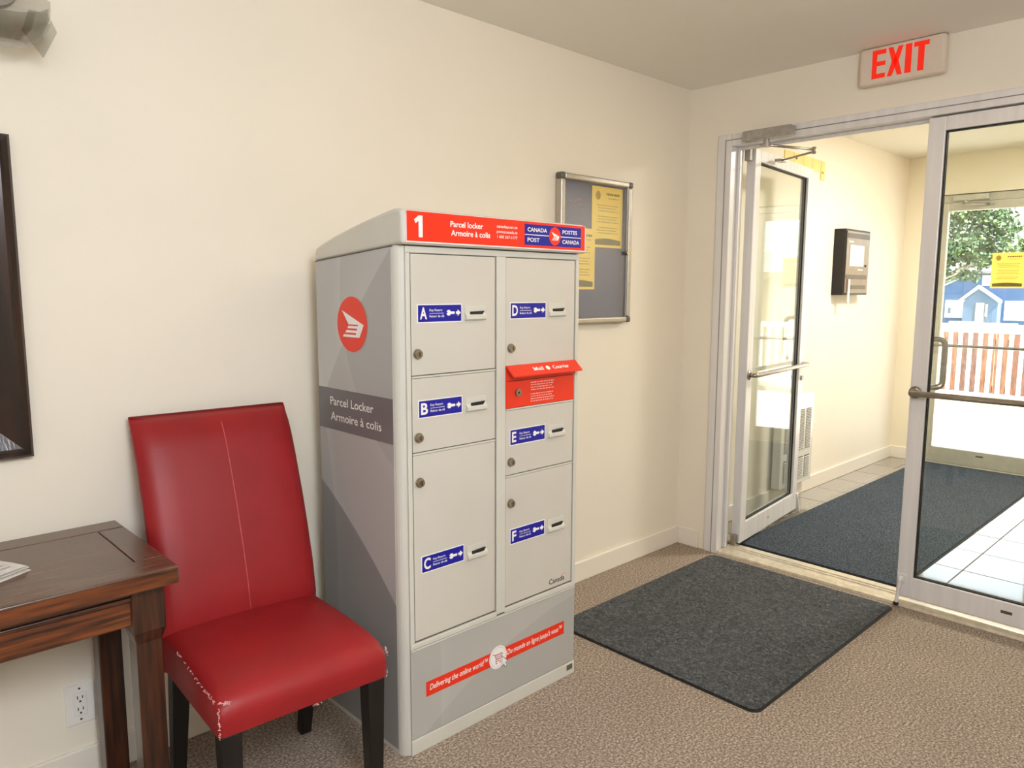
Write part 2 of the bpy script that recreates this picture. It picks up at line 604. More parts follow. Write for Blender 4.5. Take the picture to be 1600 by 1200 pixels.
th = MB()
prof = [(-0.004, 0.0), (0.0, 0.012), (0.030, 0.020), (0.070, 0.020), (0.072, 0.024), (0.082, 0.024), (0.084, 0.020),
        (0.098, 0.020), (0.100, 0.024), (0.110, 0.024), (0.112, 0.020), (0.165, 0.016), (0.200, 0.0)]
th.prism(prof, lambda a, b, d: (a, d, b), -2.04, -0.255)
struct(th.build('trim_2', M('threshold_aluminium', (214, 204, 184), rough=0.35, metal=0.5, var=0.05, vscale=30)),
       'ridged aluminium threshold between carpet mat and vestibule mat', 'threshold')


# ------------------------------------------------------------------ glass doors, built in leaf space: a = distance from hinge, y = thickness
def leaf(name, w, zb, zt, stile, top, bottom, thick, metal, loc, rotz, label, gasket=True):
    r = empty(name, loc, rotz)
    struct(r, label, 'door')
    P = []

    def add(mb, nm, mats, **k):
        o = mb.build(nm, mats, None, **k)
        o.parent = r
        P.append(o)
        return o
    h = thick / 2
    add(MB().box(0, stile, -h, h, zb, zt), 'stile', metal, bevel=0.003)
    add(MB().box(w - stile, w, -h, h, zb, zt), 'stile', metal, bevel=0.003)
    add(MB().box(stile, w - stile, -h, h, zt - top, zt), 'top_rail', metal, bevel=0.002)
    add(MB().box(stile, w - stile, -h, h, zb, zb + bottom), 'bottom_rail', metal, bevel=0.002)
    add(MB().box(stile - 0.004, w - stile + 0.004, -0.003, 0.003, zb + bottom - 0.004, zt - top + 0.004), 'glass', GLASS)
    if gasket:
        for s in (-1, 1):
            g = MB()
            a0, a1, z0, z1 = stile, w - stile, zb + bottom, zt - top
            e = 0.0055
            y0, y1 = (0.0032, 0.010) if s > 0 else (-0.010, -0.0032)
            g.box(a0, a0 + e, y0, y1, z0, z1)
            g.box(a1 - e, a1, y0, y1, z0, z1)
            g.box(a0 + e, a1 - e, y0, y1, z1 - e, z1)
            g.box(a0 + e, a1 - e, y0, y1, z0, z0 + e)
            add(g, 'gasket', RUBBER)
    return r, add


def bent_bar(pts, rad, n=6):
    """round the corners of a polyline"""
    out = [Vector(pts[0])]
    for i in range(1, len(pts) - 1):
        p0, p, p1 = Vector(pts[i - 1]), Vector(pts[i]), Vector(pts[i + 1])
        a = (p0 - p).normalized() * rad
        b = (p1 - p).normalized() * rad
        for k in range(n + 1):
            t = k / n
            out.append((p + a) * (1 - t) ** 2 + p * 2 * t * (1 - t) + (p + b) * t ** 2)
    out.append(Vector(pts[-1]))
    return out


# right leaf, closed; hinge at far right, so leaf direction +a runs toward +y: rotation +90 deg
W1 = 0.893
d2, add2 = leaf('door_2', W1, 0.047, 2.094, 0.064, 0.056, 0.092, 0.044, ALU, (0.024, -2.040, 0), PI / 2,
                'closed interior glass door with steel push bar, right of open leaf')
# in this leaf's space: +y points to world -x (lobby side)
pb = MB()
pb.tube([(W1 - 0.022, 0.022, 0.958), (W1 - 0.022, 0.070, 0.958)], 0.014, 12)
pb.tube(bent_bar([(0.03, 0.022, 0.958), (0.03, 0.075, 0.958), (W1 - 0.018, 0.075, 0.958)], 0.02), 0.0125, 12)
pb.cyl((W1 - 0.022, 0.0221, 0.958), (W1 - 0.022, 0.028, 0.958), 0.026, 18)
add2(pb, 'push_bar', STEEL, smooth=True)
ph = MB()
ph.tube(bent_bar([(W1 - 0.032, -0.022, 1.185), (W1 - 0.032, -0.052, 1.185), (W1 - 0.092, -0.086, 1.185), (W1 - 0.092, -0.086, 0.975),
                  (W1 - 0.032, -0.052, 0.975), (W1 - 0.032, -0.022, 0.975)], 0.032, 8), 0.013, 12)
add2(ph, 'pull_handle', STEEL, smooth=True)
ds = MB()
ds.box(W1 - 0.040, W1 - 0.004, 0.022, 0.030, 0.110, 0.150)
ds.cyl((W1 - 0.030, 0.030, 0.128), (W1 - 0.012, 0.030, 0.128), 0.011, 12)
ds.tube([(W1 - 0.020, 0.040, 0.125), (W1 - 0.016, 0.044, 0.07), (W1 - 0.012, 0.047, 0.022)], 0.008, 8)
add2(ds, 'kick_down_stop', ALU, bevel=0.002)
add2(MB().cyl((W1 - 0.012, 0.047, 0.022), (W1 - 0.011, 0.048, 0.010), 0.011, 12), 'rubber_foot', RUBBER)
bt = MB().box(W1 - 0.440, W1 - 0.400, 0.022, 0.024, 0.092, 0.104)
add2(bt, 'maker_badge', BROWNBAND)

# left leaf, pushed open into the vestibule
W0 = 0.868
d1, add1 = leaf('door_1', W0, 0.030, 2.104, 0.072, 0.060, 0.105, 0.048, ALU, (0.140, -0.278, 0), math.radians(6.4),
                'interior glass door standing open against the vestibule wall')
# +y of this leaf points to the wall, -y to the vestibule middle
pb = MB()
pb.tube(bent_bar([(0.030, -0.024, 0.945), (0.030, -0.062, 0.945), (W0 - 0.02, -0.062, 0.945), (W0 - 0.02, -0.024, 0.945)], 0.016), 0.0125, 12)
pb.cyl((0.030, -0.0241, 0.945), (0.030, -0.030, 0.945), 0.024, 18)
add1(pb, 'push_bar', STEEL, smooth=True)
ph = MB()
ph.tube(bent_bar([(W0 - 0.04, 0.024, 1.225), (W0 - 0.04, 0.085, 1.225), (W0 - 0.04, 0.085, 0.975), (W0 - 0.04, 0.024, 0.975)], 0.04, 8), 0.013, 12)
add1(ph, 'pull_handle', STEEL, smooth=True)
add1(MB().cyl((W0, 0, 0.835), (W0 + 0.012, 0, 0.835), 0.010, 12).cyl((W0 - 0.034, -0.024, 0.86), (W0 - 0.034, -0.036, 0.86), 0.015, 14), 'lock_cylinder', DARKMETAL)
add1(MB().box(-0.045, 0.02, -0.004, 0.036, 2.045, 2.102).build if False else MB().box(-0.040, -0.002, -0.010, 0.020, 2.040, 2.100), 'pivot_block', DARKMETAL, bevel=0.002)
add1(MB().box(-0.030, -0.002, -0.014, 0.016, 0.0215, 0.080), 'bottom_pivot', STEEL, bevel=0.002)
ds = MB()
ds.tube([(W0 + 0.004, -0.022, 0.115), (W0 + 0.016, -0.030, 0.07), (W0 + 0.022, -0.036, 0.012)], 0.008, 8)
ds.box(W0 - 0.012, W0 + 0.012, -0.032, -0.022, 0.100, 0.128)
add1(ds, 'kick_down_stop', ALU, bevel=0.002)
add1(MB().cyl((0.40, -0.024, 0.085), (0.40, -0.0262, 0.085), 0.006, 10), 'rail_screw', DARKMETAL)

# door closer on the frame head
cl = empty('door_closer', (-0.012, -0.45, 2.12))
tag(cl, 'grey overhead closer on frame head above the open glass door', 'door closer')
MB().box(-0.062, -0.0125, -0.580, -0.335, 2.102, 2.150).build('body', DARKMETAL, cl, bevel=0.006, seg=3)
pin = MB().cyl((-0.037, -0.452, 2.102), (-0.037, -0.452, 2.068), 0.013, 14)
pin.cyl((-0.037, -0.452, 2.084), (-0.037, -0.452, 2.066), 0.019, 14)
pin.build('spindle', DARKMETAL, cl, smooth=False)
arm = MB().tube([(-0.037, -0.452, 2.075), (0.210, -0.570, 2.070)], 0.0065, 8)
arm.build('main_arm', STEEL, cl, smooth=True)
arm2 = MB().tube([(0.210, -0.570, 2.060), (0.385, -0.318, 2.070)], 0.0055, 8)
arm2.cyl((0.210, -0.570, 2.050), (0.210, -0.570, 2.082), 0.010, 12)
arm2.cyl((0.30, -0.44, 2.050), (0.30, -0.44, 2.062), 0.006, 8)
arm2.build('fore_arm', STEEL, cl, smooth=True)
sh = MB().box(0.355, 0.425, -0.325, -0.292, 2.062, 2.076)
sh.build('arm_shoe', DARKMETAL, cl, bevel=0.003)

# ------------------------------------------------------------------ street doors
t3 = MB()
t3.box(3.165, 3.265, -0.228, -0.174, -0.02, 2.13)
t3.box(3.165, 3.265, -1.158, -1.102, -0.02, 2.13)
t3.box(3.165, 3.265, -1.102, -0.228, 2.074, 2.13)
struct(t3.build('trim_3', ALU_EXT, bevel=0.003), 'pale metal frame around the street doors', 'door frame')
struct(MB().box(3.155, 3.32, -1.102, -0.228, -0.02, 0.010).build('trim_4', ALU_EXT, bevel=0.003), 'metal sill under the street doors', 'threshold')
W3 = 0.868
d3, add3 = leaf('door_3', W3, 0.014, 2.070, 0.078, 0.062, 0.120, 0.044, ALU_EXT, (3.190, -0.2305, 0), -PI / 2,
                'glazed street door carrying a yellow notice, seen through interior glass', gasket=False)
# +a -> -y ; leaf +y -> world +x (outdoors), -y -> indoors
pb = MB()
pb.tube(bent_bar([(0.03, -0.022, 0.962), (0.03, -0.075, 0.962), (W3 - 0.03, -0.075, 0.962), (W3 - 0.03, -0.022, 0.962)], 0.02), 0.012, 12)
add3(pb, 'push_bar', STEEL, smooth=True)
add3(MB().box(0.40, 0.45, -0.0235, -0.022, 0.094, 0.106), 'maker_badge', BROWNBAND)
cl2 = empty('door_closer', (3.15, -0.47, 2.10))
tag(cl2, 'pale door closer above the street door behind the glass', 'door closer')
MB().box(3.100, 3.1645, -0.590, -0.352, 2.080, 2.122).build('body', ALU_EXT, cl2, bevel=0.006, seg=3)
MB().cyl((3.13, -0.435, 2.08), (3.13, -0.435, 2.055), 0.012, 12).build('spindle', ALU_EXT, cl2)
a = MB().tube([(3.13, -0.435, 2.060), (3.05, -0.44, 2.050)], 0.007, 8)
a.tube([(3.05, -0.44, 2.050), (3.160, -0.60, 2.045)], 0.006, 8)
a.build('main_arm', STEEL, cl2, smooth=True)
MB().box(3.150, 3.1675, -0.625, -0.575, 2.036, 2.052).build('arm_shoe', DARKMETAL, cl2, bevel=0.003)


# ------------------------------------------------------------------ yellow notices
YELLOWT = bpy.data.materials.new('yellow_backlit_paper')
YELLOWT.use_nodes = True
_nt = YELLOWT.node_tree
_pb = _nt.nodes['Principled BSDF']
_pb.inputs['Base Color'].default_value = lin((255, 230, 125))
_pb.inputs['Roughness'].default_value = 0.8
_tl = _nt.nodes.new('ShaderNodeBsdfTranslucent')
_tl.inputs['Color'].default_value = lin((255, 234, 150))
_mx = _nt.nodes.new('ShaderNodeMixShader')
_mx.inputs[0].default_value = 0.45
_nz = _nt.nodes.new('ShaderNodeTexNoise')
_nz.inputs['Scale'].default_value = 300
_bm = _nt.nodes.new('ShaderNodeBump')
_bm.inputs['Strength'].default_value = 0.05
_nt.links.new(_nz.outputs['Fac'], _bm.inputs['Height'])
_nt.links.new(_bm.outputs['Normal'], _pb.inputs['Normal'])
_nt.links.new(_pb.outputs[0], _mx.inputs[1])
_nt.links.new(_tl.outputs[0], _mx.inputs[2])
_nt.links.new(_mx.outputs[0], _nt.nodes['Material Output'].inputs['Surface'])


def bars(mb, mapf, a0, a1, b, h, d, m, seed, cover=1.0):
    r = random.Random(seed)
    x = a0
    while x < a1:
        w = r.uniform(0.004, 0.016) * cover
        mb.flat([(x, b), (min(x + w, a1), b), (min(x + w, a1), b + h), (x, b + h)], mapf, d, m)
        x += w + 0.003


def notice(name, mapf, a0, a1, b0, b1, d, dn, label, seed, group=None, paper=None):
    """d = surface coordinate of front face, thickness goes away from the viewer"""
    mb = MB()
    mb.prism([(a0, b0), (a1, b0), (a1, b1), (a0, b1)], mapf, d, d + 0.0012, 0)
    e = d - 0.0004
    w, h = a1 - a0, b1 - b0
    arch = [(a0 + 0.012, b0 + 0.012), (a1 - 0.012, b0 + 0.012), (a1 - 0.012, b0 + 0.034)]
    for k in range(7):
        t = k / 6
        arch.append((a1 - 0.012 - (w - 0.024) * t, b0 + 0.034 + 0.008 * math.sin(PI * t)))
    mb.flat(arch, mapf, e, 1)
    mb.disc(mapf, a0 + 0.042, b1 - 0.040, 0.018, 0.020, e, 14, 2)
    bars(mb, mapf, a0 + w * 0.46, a1 - 0.022, b1 - 0.036, 0.010, e, 3, seed)
    bars(mb, mapf, a0 + w * 0.52, a1 - 0.03, b1 - 0.052, 0.004, e, 2, seed + 1)
    y = b1 - 0.085
    k = 0
    while y > b0 + 0.062:
        if k not in (3, 7):
            bars(mb, mapf, a0 + 0.035 + 0.006 * (k % 3), a1 - 0.035 - 0.01 * (k % 2), y, 0.004, e, 2, seed + 5 + k)
        y -= 0.0125
        k += 1
    o = mb.build(name, [paper or YELLOW, OLIVE, INK, INKD])
    return tag(o, label, 'notice', group)


# notices fixed to the inside of the street door glass (glass centre x = 3.190)
notice('door_notice', FX, 0.628, 0.846, 1.412, 1.678, 3.1845, 0, 'yellow paper notice taped to the street door glass', 11, paper=YELLOWT)

# ------------------------------------------------------------------ vestibule wall pieces
ic = empty('entry_panel', (2.03, 0, 1.358))
tag(ic, 'black cased entry panel with directory sheet on vestibule wall', 'entry panel')
MB().box(1.815, 2.240, -0.080, -0.0005, 1.358, 1.814).build('case', BLACKCASE, ic, bevel=0.004)
MB().box(1.832, 2.226, -0.086, -0.0802, 1.372, 1.800).build('face_plate', TAUPE, ic, bevel=0.002)
MB().box(1.842, 2.218, -0.088, -0.0862, 1.752, 1.786).build('header_band', BROWNBAND, ic)
sh = MB().box(1.885, 2.125, -0.089, -0.0862, 1.560, 1.705)
sh.build('directory_sheet', CREAMY, ic)
g = MB()
g.box(1.842, 2.196, -0.088, -0.0862, 1.470, 1.500)
g.box(1.935, 2.190, -0.088, -0.0862, 1.400, 1.428)
g.build('lower_band', BROWNBAND, ic)
MB().box(2.03, 2.12, -0.088, -0.0862, 1.532, 1.540).build('name_strip', CREAMY, ic)
MB().box(1.86, 1.94, -0.088, -0.0862, 1.722, 1.732).build('name_strip', CREAMY, ic)
MB().cyl((2.165, -0.086, 1.565), (2.165, -0.092, 1.565), 0.008, 12).build('call_button', BLACKCASE, ic)
hs = MB().box(1.868, 1.892, -0.100, -0.0862, 1.300, 1.470)
hs.build('white_bar', PLASTICW, ic, bevel=0.008, seg=3)  # narrow white upright bar reaching below the panel case

ht = empty('wall_heater', (1.25, 0, 0.1))
tag(ht, 'white enamel wall heater with slotted grilles beside open door', 'heater')
MB().box(1.040, 1.490, -0.070, -0.0135, 0.112, 0.712).build('cabinet', ENAMEL, ht, bevel=0.004)
for (z0, z1) in ((0.345, 0.610), (0.150, 0.290)):
    for x0 in (1.085, 1.185, 1.285, 1.380):
        g = MB()
        n = int((z1 - z0) / 0.0105)
        for k in range(n):
            z = z0 + k * 0.0105
            g.add([(x0, -0.0705, z), (x0 + 0.072, -0.0705, z), (x0 + 0.072, -0.079, z + 0.005), (x0, -0.079, z + 0.005),
                   (x0 + 0.072, -0.0705, z + 0.007), (x0, -0.0705, z + 0.007)],
                  [(0, 1, 2, 3), (3, 2, 4, 5), (0, 3, 5), (1, 4, 2)])
        o = g.build('grille', ENAMEL, ht)
        o['kind'] = 'stuff'
        MB().box(x0 - 0.002, x0 + 0.074, -0.0704, -0.0701, z0 - 0.002, z1 + 0.002).build('grille_backing', BROWNBAND, ht)

ys = empty('card_strip', (1.3, 0, 2.2))
tag(ys, 'strip of pale yellow cards taped high on vestibule wall', 'card strip')
for k in range(4):
    MB().box(1.035 + k * 0.128, 1.160 + k * 0.128, -0.004, -0.0005, 2.165, 2.248 - 0.002 * k).build('card', SAND, ys)
c = MB().box(1.547 - 0.128 + 0.128, 1.655 - 0.05, -0.005, -0.0005, 2.118, 2.238)
c.build('card', SAND, ys)
MB().box(1.556, 1.590, -0.0054, -0.0051, 2.160, 2.172).build('card_print', INK, ys)

# ------------------------------------------------------------------ floor mats
def mat(name, x0, x1, y0, y1, z, rad, m, label, border, h=0.008):
    pts = []
    for (cx, cy, a0) in ((x1 - rad, y1 - rad, 0), (x0 + rad, y1 - rad, 90), (x0 + rad, y0 + rad, 180), (x1 - rad, y0 + rad, 270)):
        for k in range(7):
            t = math.radians(a0 + 15 * k)
            pts.append((cx + rad * math.cos(t), cy + rad * math.sin(t)))
    r = empty(name, ((x0 + x1) / 2, (y0 + y1) / 2, z))
    tag(r, label, 'mat')
    MB().prism(pts, TOP, z, z + 0.003).build('rubber_edge', border, r)
    s = 0.008
    cx, cy = (x0 + x1) / 2, (y0 + y1) / 2
    inner = [(cx + (px - cx) * (1 - 2 * s / (x1 - x0)), cy + (py - cy) * (1 - 2 * s / (y1 - y0))) for px, py in pts]
    MB().prism(inner, TOP, z + 0.003, z + h).build('pile', m, r, bevel=0.003)
    return r


mat('door_mat', -1.262, -0.040, -1.160, -0.247, 0.0005, 0.035, MATM, 'charcoal rubber-edged door mat on the brown carpet before the threshold', RUBBER)
mat('runner_mat', 0.205, 3.130, -1.100, -0.240, 0.0015, 0.012, VMATM, 'blue grey runner mat lying along the tiled vestibule', RUBBER, 0.009)

# ------------------------------------------------------------------ exit sign
ex = empty('exit_sign', (0, -1.037, 2.257))
tag(ex, 'white exit sign with red letters mounted above the glass doors', 'exit sign')
MB().box(-0.052, -0.0005, -1.205, -0.872, 2.257, 2.409).build('housing', EXITBODY, ex, bevel=0.012, seg=3)
L = MB()
XM = -0.0528
zb, zt = 2.279, 2.394
E_ = [(0.925, zb), (0.980, zb), (0.980, zb + 0.019), (0.945, zb + 0.019), (0.945, zb + 0.050), (0.979, zb + 0.050), (0.979, zb + 0.068),
      (0.945, zb + 0.068), (0.945, zt - 0.019), (0.980, zt - 0.019), (0.980, zt), (0.925, zt)]
Lm = lambda a, b, d: (d, -a, b)
for poly in ([E_[0], E_[1], E_[2], E_[3], (0.925, E_[3][1])], [(0.925, E_[3][1]), E_[3], E_[4], (0.925, E_[4][1])],
             [(0.925, E_[4][1]), E_[4], E_[5], E_[6], E_[7], (0.925, E_[7][1])], [(0.925, E_[7][1]), E_[7], E_[8], (0.925, E_[8][1])],
             [(0.925, E_[8][1]), E_[8], E_[9], E_[10], E_[11]]):
    L.prism(poly, Lm, XM, XM + 0.0012)
zm = (zb + zt) / 2
L.prism([(0.988, zb), (1.007, zb), (1.027, zm), (1.004, zm)], Lm, XM, XM + 0.0012)
L.prism([(1.028, zb), (1.047, zb), (1.031, zm), (1.008, zm)], Lm, XM, XM + 0.0011)
L.prism([(1.004, zm), (1.027, zm), (1.007, zt), (0.988, zt)], Lm, XM, XM + 0.0012)
L.prism([(1.008, zm), (1.031, zm), (1.047, zt), (1.028, zt)], Lm, XM, XM + 0.0011)
L.prism([(1.056, zb), (1.081, zb), (1.081, zt), (1.056, zt)], Lm, XM, XM + 0.0012)
L.prism([(1.105, zb), (1.129, zb), (1.129, zt - 0.019), (1.105, zt - 0.019)], Lm, XM, XM + 0.0012)
L.prism([(1.088, zt - 0.019), (1.146, zt - 0.019), (1.146, zt), (1.088, zt)], Lm, XM, XM + 0.0012)
L.build('lettering', EXITRED, ex)

# ------------------------------------------------------------------ notice board
nb = empty('notice_board', (-0.77, 0, 1.235))
tag(nb, 'aluminium framed glazed notice board on the wall right of the locker', 'notice board')
X0, X1, Z0, Z1 = -1.020, -0.520, 1.236, 1.892
MB().box(X0 + 0.012, X1 - 0.012, -0.012, -0.0005, Z0 + 0.012, Z1 - 0.012).build('felt_panel', FELT, nb)
fm = MB()
w = 0.026
fprof = lambda s0, s1: None
MB().box(X0, X0 + w, -0.040, -0.0005, Z0 + w, Z1 - w).build('frame_bar', BOARDALU, nb, bevel=0.007, seg=3)
MB().box(X1 - w, X1, -0.040, -0.0005, Z0 + w, Z1 - w).build('frame_bar', BOARDALU, nb, bevel=0.007, seg=3)
MB().box(X0 + w, X1 - w, -0.040, -0.0005, Z0, Z0 + w).build('frame_bar', BOARDALU, nb, bevel=0.007, seg=3)
MB().box(X0 + w, X1 - w, -0.040, -0.0005, Z1 - w, Z1).build('frame_bar', BOARDALU, nb, bevel=0.007, seg=3)
for (cx, cz) in ((X0, Z0), (X0, Z1 - w), (X1 - w, Z0), (X1 - w, Z1 - w)):
    MB().box(cx - 0.001, cx + w + 0.001, -0.042, -0.0005, cz - 0.001, cz + w + 0.001).build('corner_cap', PLASTICD, nb, bevel=0.008, seg=3)
MB().box(X0 + w - 0.002, X1 - w + 0.002, -0.030, -0.027, Z0 + w - 0.002, Z1 - w + 0.002).build('door_pane', BGLASS, nb)
MB().box(-0.556, -0.546, -0.034, -0.027, Z0 + w, Z1 - w).build('pane_edge', M('pane_edge_grey', (150, 150, 150), rough=0.3, metal=0.4), nb)
MB().cyl((-0.555, -0.0305, 1.563), (-0.555, -0.046, 1.563), 0.010, 16).build('cam_lock', CHROME, nb)
notice('notice_sheet', FY, -0.789, -0.568, 1.584, 1.858, -0.0145, 0, 'upper yellow notice with crest inside the wall notice board', 21)
notice('notice_sheet', FY, -0.982, -0.766, 1.391, 1.664, -0.0160, 0, 'lower yellow notice inside board, half hidden behind locker header', 22)
sc_ = MB()
rr = random.Random(4)
for k in range(3):
    for j in range(9):
        a = -0.945 + j * 0.010 + k * 0.004
        b = 1.778 - k * 0.02 + rr.uniform(-0.004, 0.010)
        if k and j % 2:
            continue
        sc_.flat([(a, b), (a + 0.007, b + 0.002), (a + 0.007, b + 0.006), (a, b + 0.004)], FY, -0.0124)
sc_.build('red_scrawl', M('faded_red_marker', (150, 84, 104), rough=0.8, var=0.1, vscale=90), nb)

# ------------------------------------------------------------------ parcel locker
lk = empty('parcel_locker', (-1.86, -0.33, 0))
tag(lk, 'tall grey metal parcel locker with red header standing against the wall', 'parcel locker')
LX0, LX1, LYF, LYB = -2.2376, -1.4805, -0.553, -0.107
R = 0.030
plan = [(LX0, LYB), (LX0, LYF + R)]
for k in range(1, 7):
    t = PI + PI / 2 * k / 6
    plan.append((LX0 + R + R * math.cos(t), LYF + R + R * math.sin(t)))
plan.append((LX1 - R * 0.6, LYF))
for k in range(1, 6):
    t = 1.5 * PI + PI / 2 * k / 5
    plan.append((LX1 - R * 0.6 + R * 0.6 * math.cos(t), LYF + R * 0.6 + R * 0.6 * math.sin(t)))
plan.append((LX1, LYB))
tz = lambda y: 1.5085 if y < -0.530 else 1.5085 + (y + 0.530) / 0.423 * (1.4745 - 1.5085)
np_ = len(plan)
MB().add([(x, y, 0.0) for x, y in plan] + [(x, y, tz(y)) for x, y in plan],
         [tuple(range(np_ - 1, -1, -1)), tuple(range(np_, 2 * np_))] + [(i, (i + 1) % np_, np_ + (i + 1) % np_, np_ + i) for i in range(np_)]).build('body', LOCK_PAINT, lk)
# cap with sloping roof and sloping lower seam
capp = [(-0.580, 1.511), (-0.580, 1.588), (-0.575, 1.600), (-0.562, 1.607), (-0.535, 1.608), (-0.44, 1.592), (-0.33, 1.571), (-0.22, 1.547),
        (-0.135, 1.524), (-0.115, 1.516), (-0.106, 1.502), (-0.104, 1.4765), (-0.530, 1.508), (-0.548, 1.511)]
MB().prism(capp, lambda a, b, d: (d, a, b), LX0 - 0.003, LX1 + 0.004).build('cap', LOCK_PAINT, lk, bevel=0.010, seg=3)
MB().prism([(-0.530, 1.5085), (-0.530, 1.5055), (-0.106, 1.4738), (-0.106, 1.4770)], lambda a, b, d: (d, a, b), LX0 - 0.0015, LX0 + 0.01).build('seam', SEAM, lk)

# side print, band, logo
MB().prism([(-0.522, 0.015), (-0.109, 0.015), (-0.109, 1.4725), (-0.522, 1.5055)], lambda a, b, d: (d, a, b), LX0 - 0.0012, LX0 + 0.001).build('side_print', SIDEPRINT, lk)
SX = lambda a, b, d: (d, -a, b)
bd = MB()
bd.prism([(0.109, 0.949), (0.522, 0.949), (0.522, 1.080), (0.109, 1.080)], SX, LX0 - 0.0022, LX0 - 0.0012, 0)
bd.text('Parcel Locker', SX, 0.180, 1.0275, 0.026, LX0 - 0.0028, 0.244, 1, bold=0.008)
bd.text('Armoire \u00e0 colis', SX, 0.181, 0.9790, 0.026, LX0 - 0.0028, 0.283, 1, bold=0.008)
bd.build('side_band', [BAND, WHITE], lk)


def wing(mb, mapf, ca, cb, ra, rb, d, m):
    polys = [[(-.65, .50), (.79, .0), (-.21, .0)],
             [(.79, .0), (.50, -.46), (.22, -.46), (.42, .0)],
             [(-.22, -.05), (.45, -.05), (.40, -.14), (-.29, -.14)],
             [(-.36, -.21), (.40, -.21), (.35, -.30), (-.43, -.30)],
             [(-.54, -.37), (.35, -.37), (.30, -.46), (-.62, -.46)]]
    for i, p in enumerate(polys):
        mb.flat([(ca + x * ra, cb + y * rb) for x, y in p], mapf, d - 0.00005 * i, m)


lg = MB()
lg.disc(SX, 0.317, 1.284, 0.083, 0.083, LX0 - 0.0024, 40, 0)
wing(lg, SX, 0.317, 1.284, 0.083, 0.083, LX0 - 0.0030, 1)
lg.build('side_emblem', [RED, WHITE], lk)

# front frame
ff = MB()
yb_, yf_ = -0.5529, -0.5600
ff.box(-2.216, -2.201, yf_, yb_, 0.348, 1.4895)
ff.box(-1.875, -1.8375, yf_ - 0.001, yb_, 0.340, 1.4895)
ff.box(-1.508, -1.4925, yf_, yb_, 0.348, 1.4895)
ff.box(-2.216, -1.4925, yf_, yb_, 1.4895, 1.5075)
ff.box(-2.216, -1.875, yf_ - 0.002, yb_, 0.334, 0.350)
ff.box(-1.8375, -1.4925, yf_ - 0.002, yb_, 0.334, 0.350)
ff.build('front_frame', LOCK_PAINT, lk, bevel=0.002)
MB().box(-2.214, -1.494, -0.5536, -0.5529, 0.049, 1.489).build('door_gap', SEAM, lk)

YD = -0.5575     # face of the doors


def key_label(mb, letter, x0, z0):
    w, h = 0.158, 0.0475
    mb.prism([(x0 - 0.003, z0 - 0.003), (x0 + w + 0.003, z0 - 0.003), (x0 + w + 0.003, z0 + h + 0.003), (x0 - 0.003, z0 + h + 0.003)], FY, YD - 0.0006, YD - 0.0001, 1)
    mb.prism([(x0, z0), (x0 + w, z0), (x0 + w, z0 + h), (x0, z0 + h)], FY, YD - 0.0011, YD - 0.0006, 0)
    d = YD - 0.0015
    mb.text(letter, FY, x0 + 0.006, z0 + 0.0075, 0.034, d, 0.025 if letter != 'E' and letter != 'F' else 0.019, 1, bold=0.03)
    mb.text('Key Return', FY, x0 + 0.040, z0 + 0.030, 0.0068, d, 0.046, 1, bold=0.012)
    mb.flat([(x0 + 0.040, z0 + 0.0232), (x0 + 0.092, z0 + 0.0232), (x0 + 0.092, z0 + 0.0246), (x0 + 0.040, z0 + 0.0246)], FY, d, 1)
    mb.text('Retour de cl\u00e9', FY, x0 + 0.040, z0 + 0.0125, 0.0068, d, 0.053, 1, bold=0.012)
    zc = z0 + 0.0245
    # key: ring bow with hole, and shaft
    n = 20
    ro, ri = 0.0085, 0.0022
    hx, hz = x0 + 0.1035, zc + 0.0005
    vs = []
    for k in range(n):
        t = 2 * PI * k / n
        vs.append(FY(x0 + 0.110 + ro * math.cos(t), zc + ro * math.sin(t), d))
        vs.append(FY(hx + ri * math.cos(t), hz + ri * math.sin(t), d))
    mb.add(vs, [(2 * k, 2 * ((k + 1) % n), 2 * ((k + 1) % n) + 1, 2 * k + 1) for k in range(n)], 1)
    mb.flat([(x0 + 0.117, zc - 0.0038), (x0 + 0.131, zc - 0.0038), (x0 + 0.133, zc), (x0 + 0.131, zc + 0.0038), (x0 + 0.117, zc + 0.0038)], FY, d - 0.0001, 1)
    # arrow
    mb.flat([(x0 + 0.137, zc - 0.004), (x0 + 0.144, zc - 0.004), (x0 + 0.144, zc + 0.004), (x0 + 0.137, zc + 0.004)], FY, d - 0.0001, 1)
    mb.flat([(x0 + 0.1435, zc - 0.010), (x0 + 0.1555, zc), (x0 + 0.1435, zc + 0.010)], FY, d, 1)


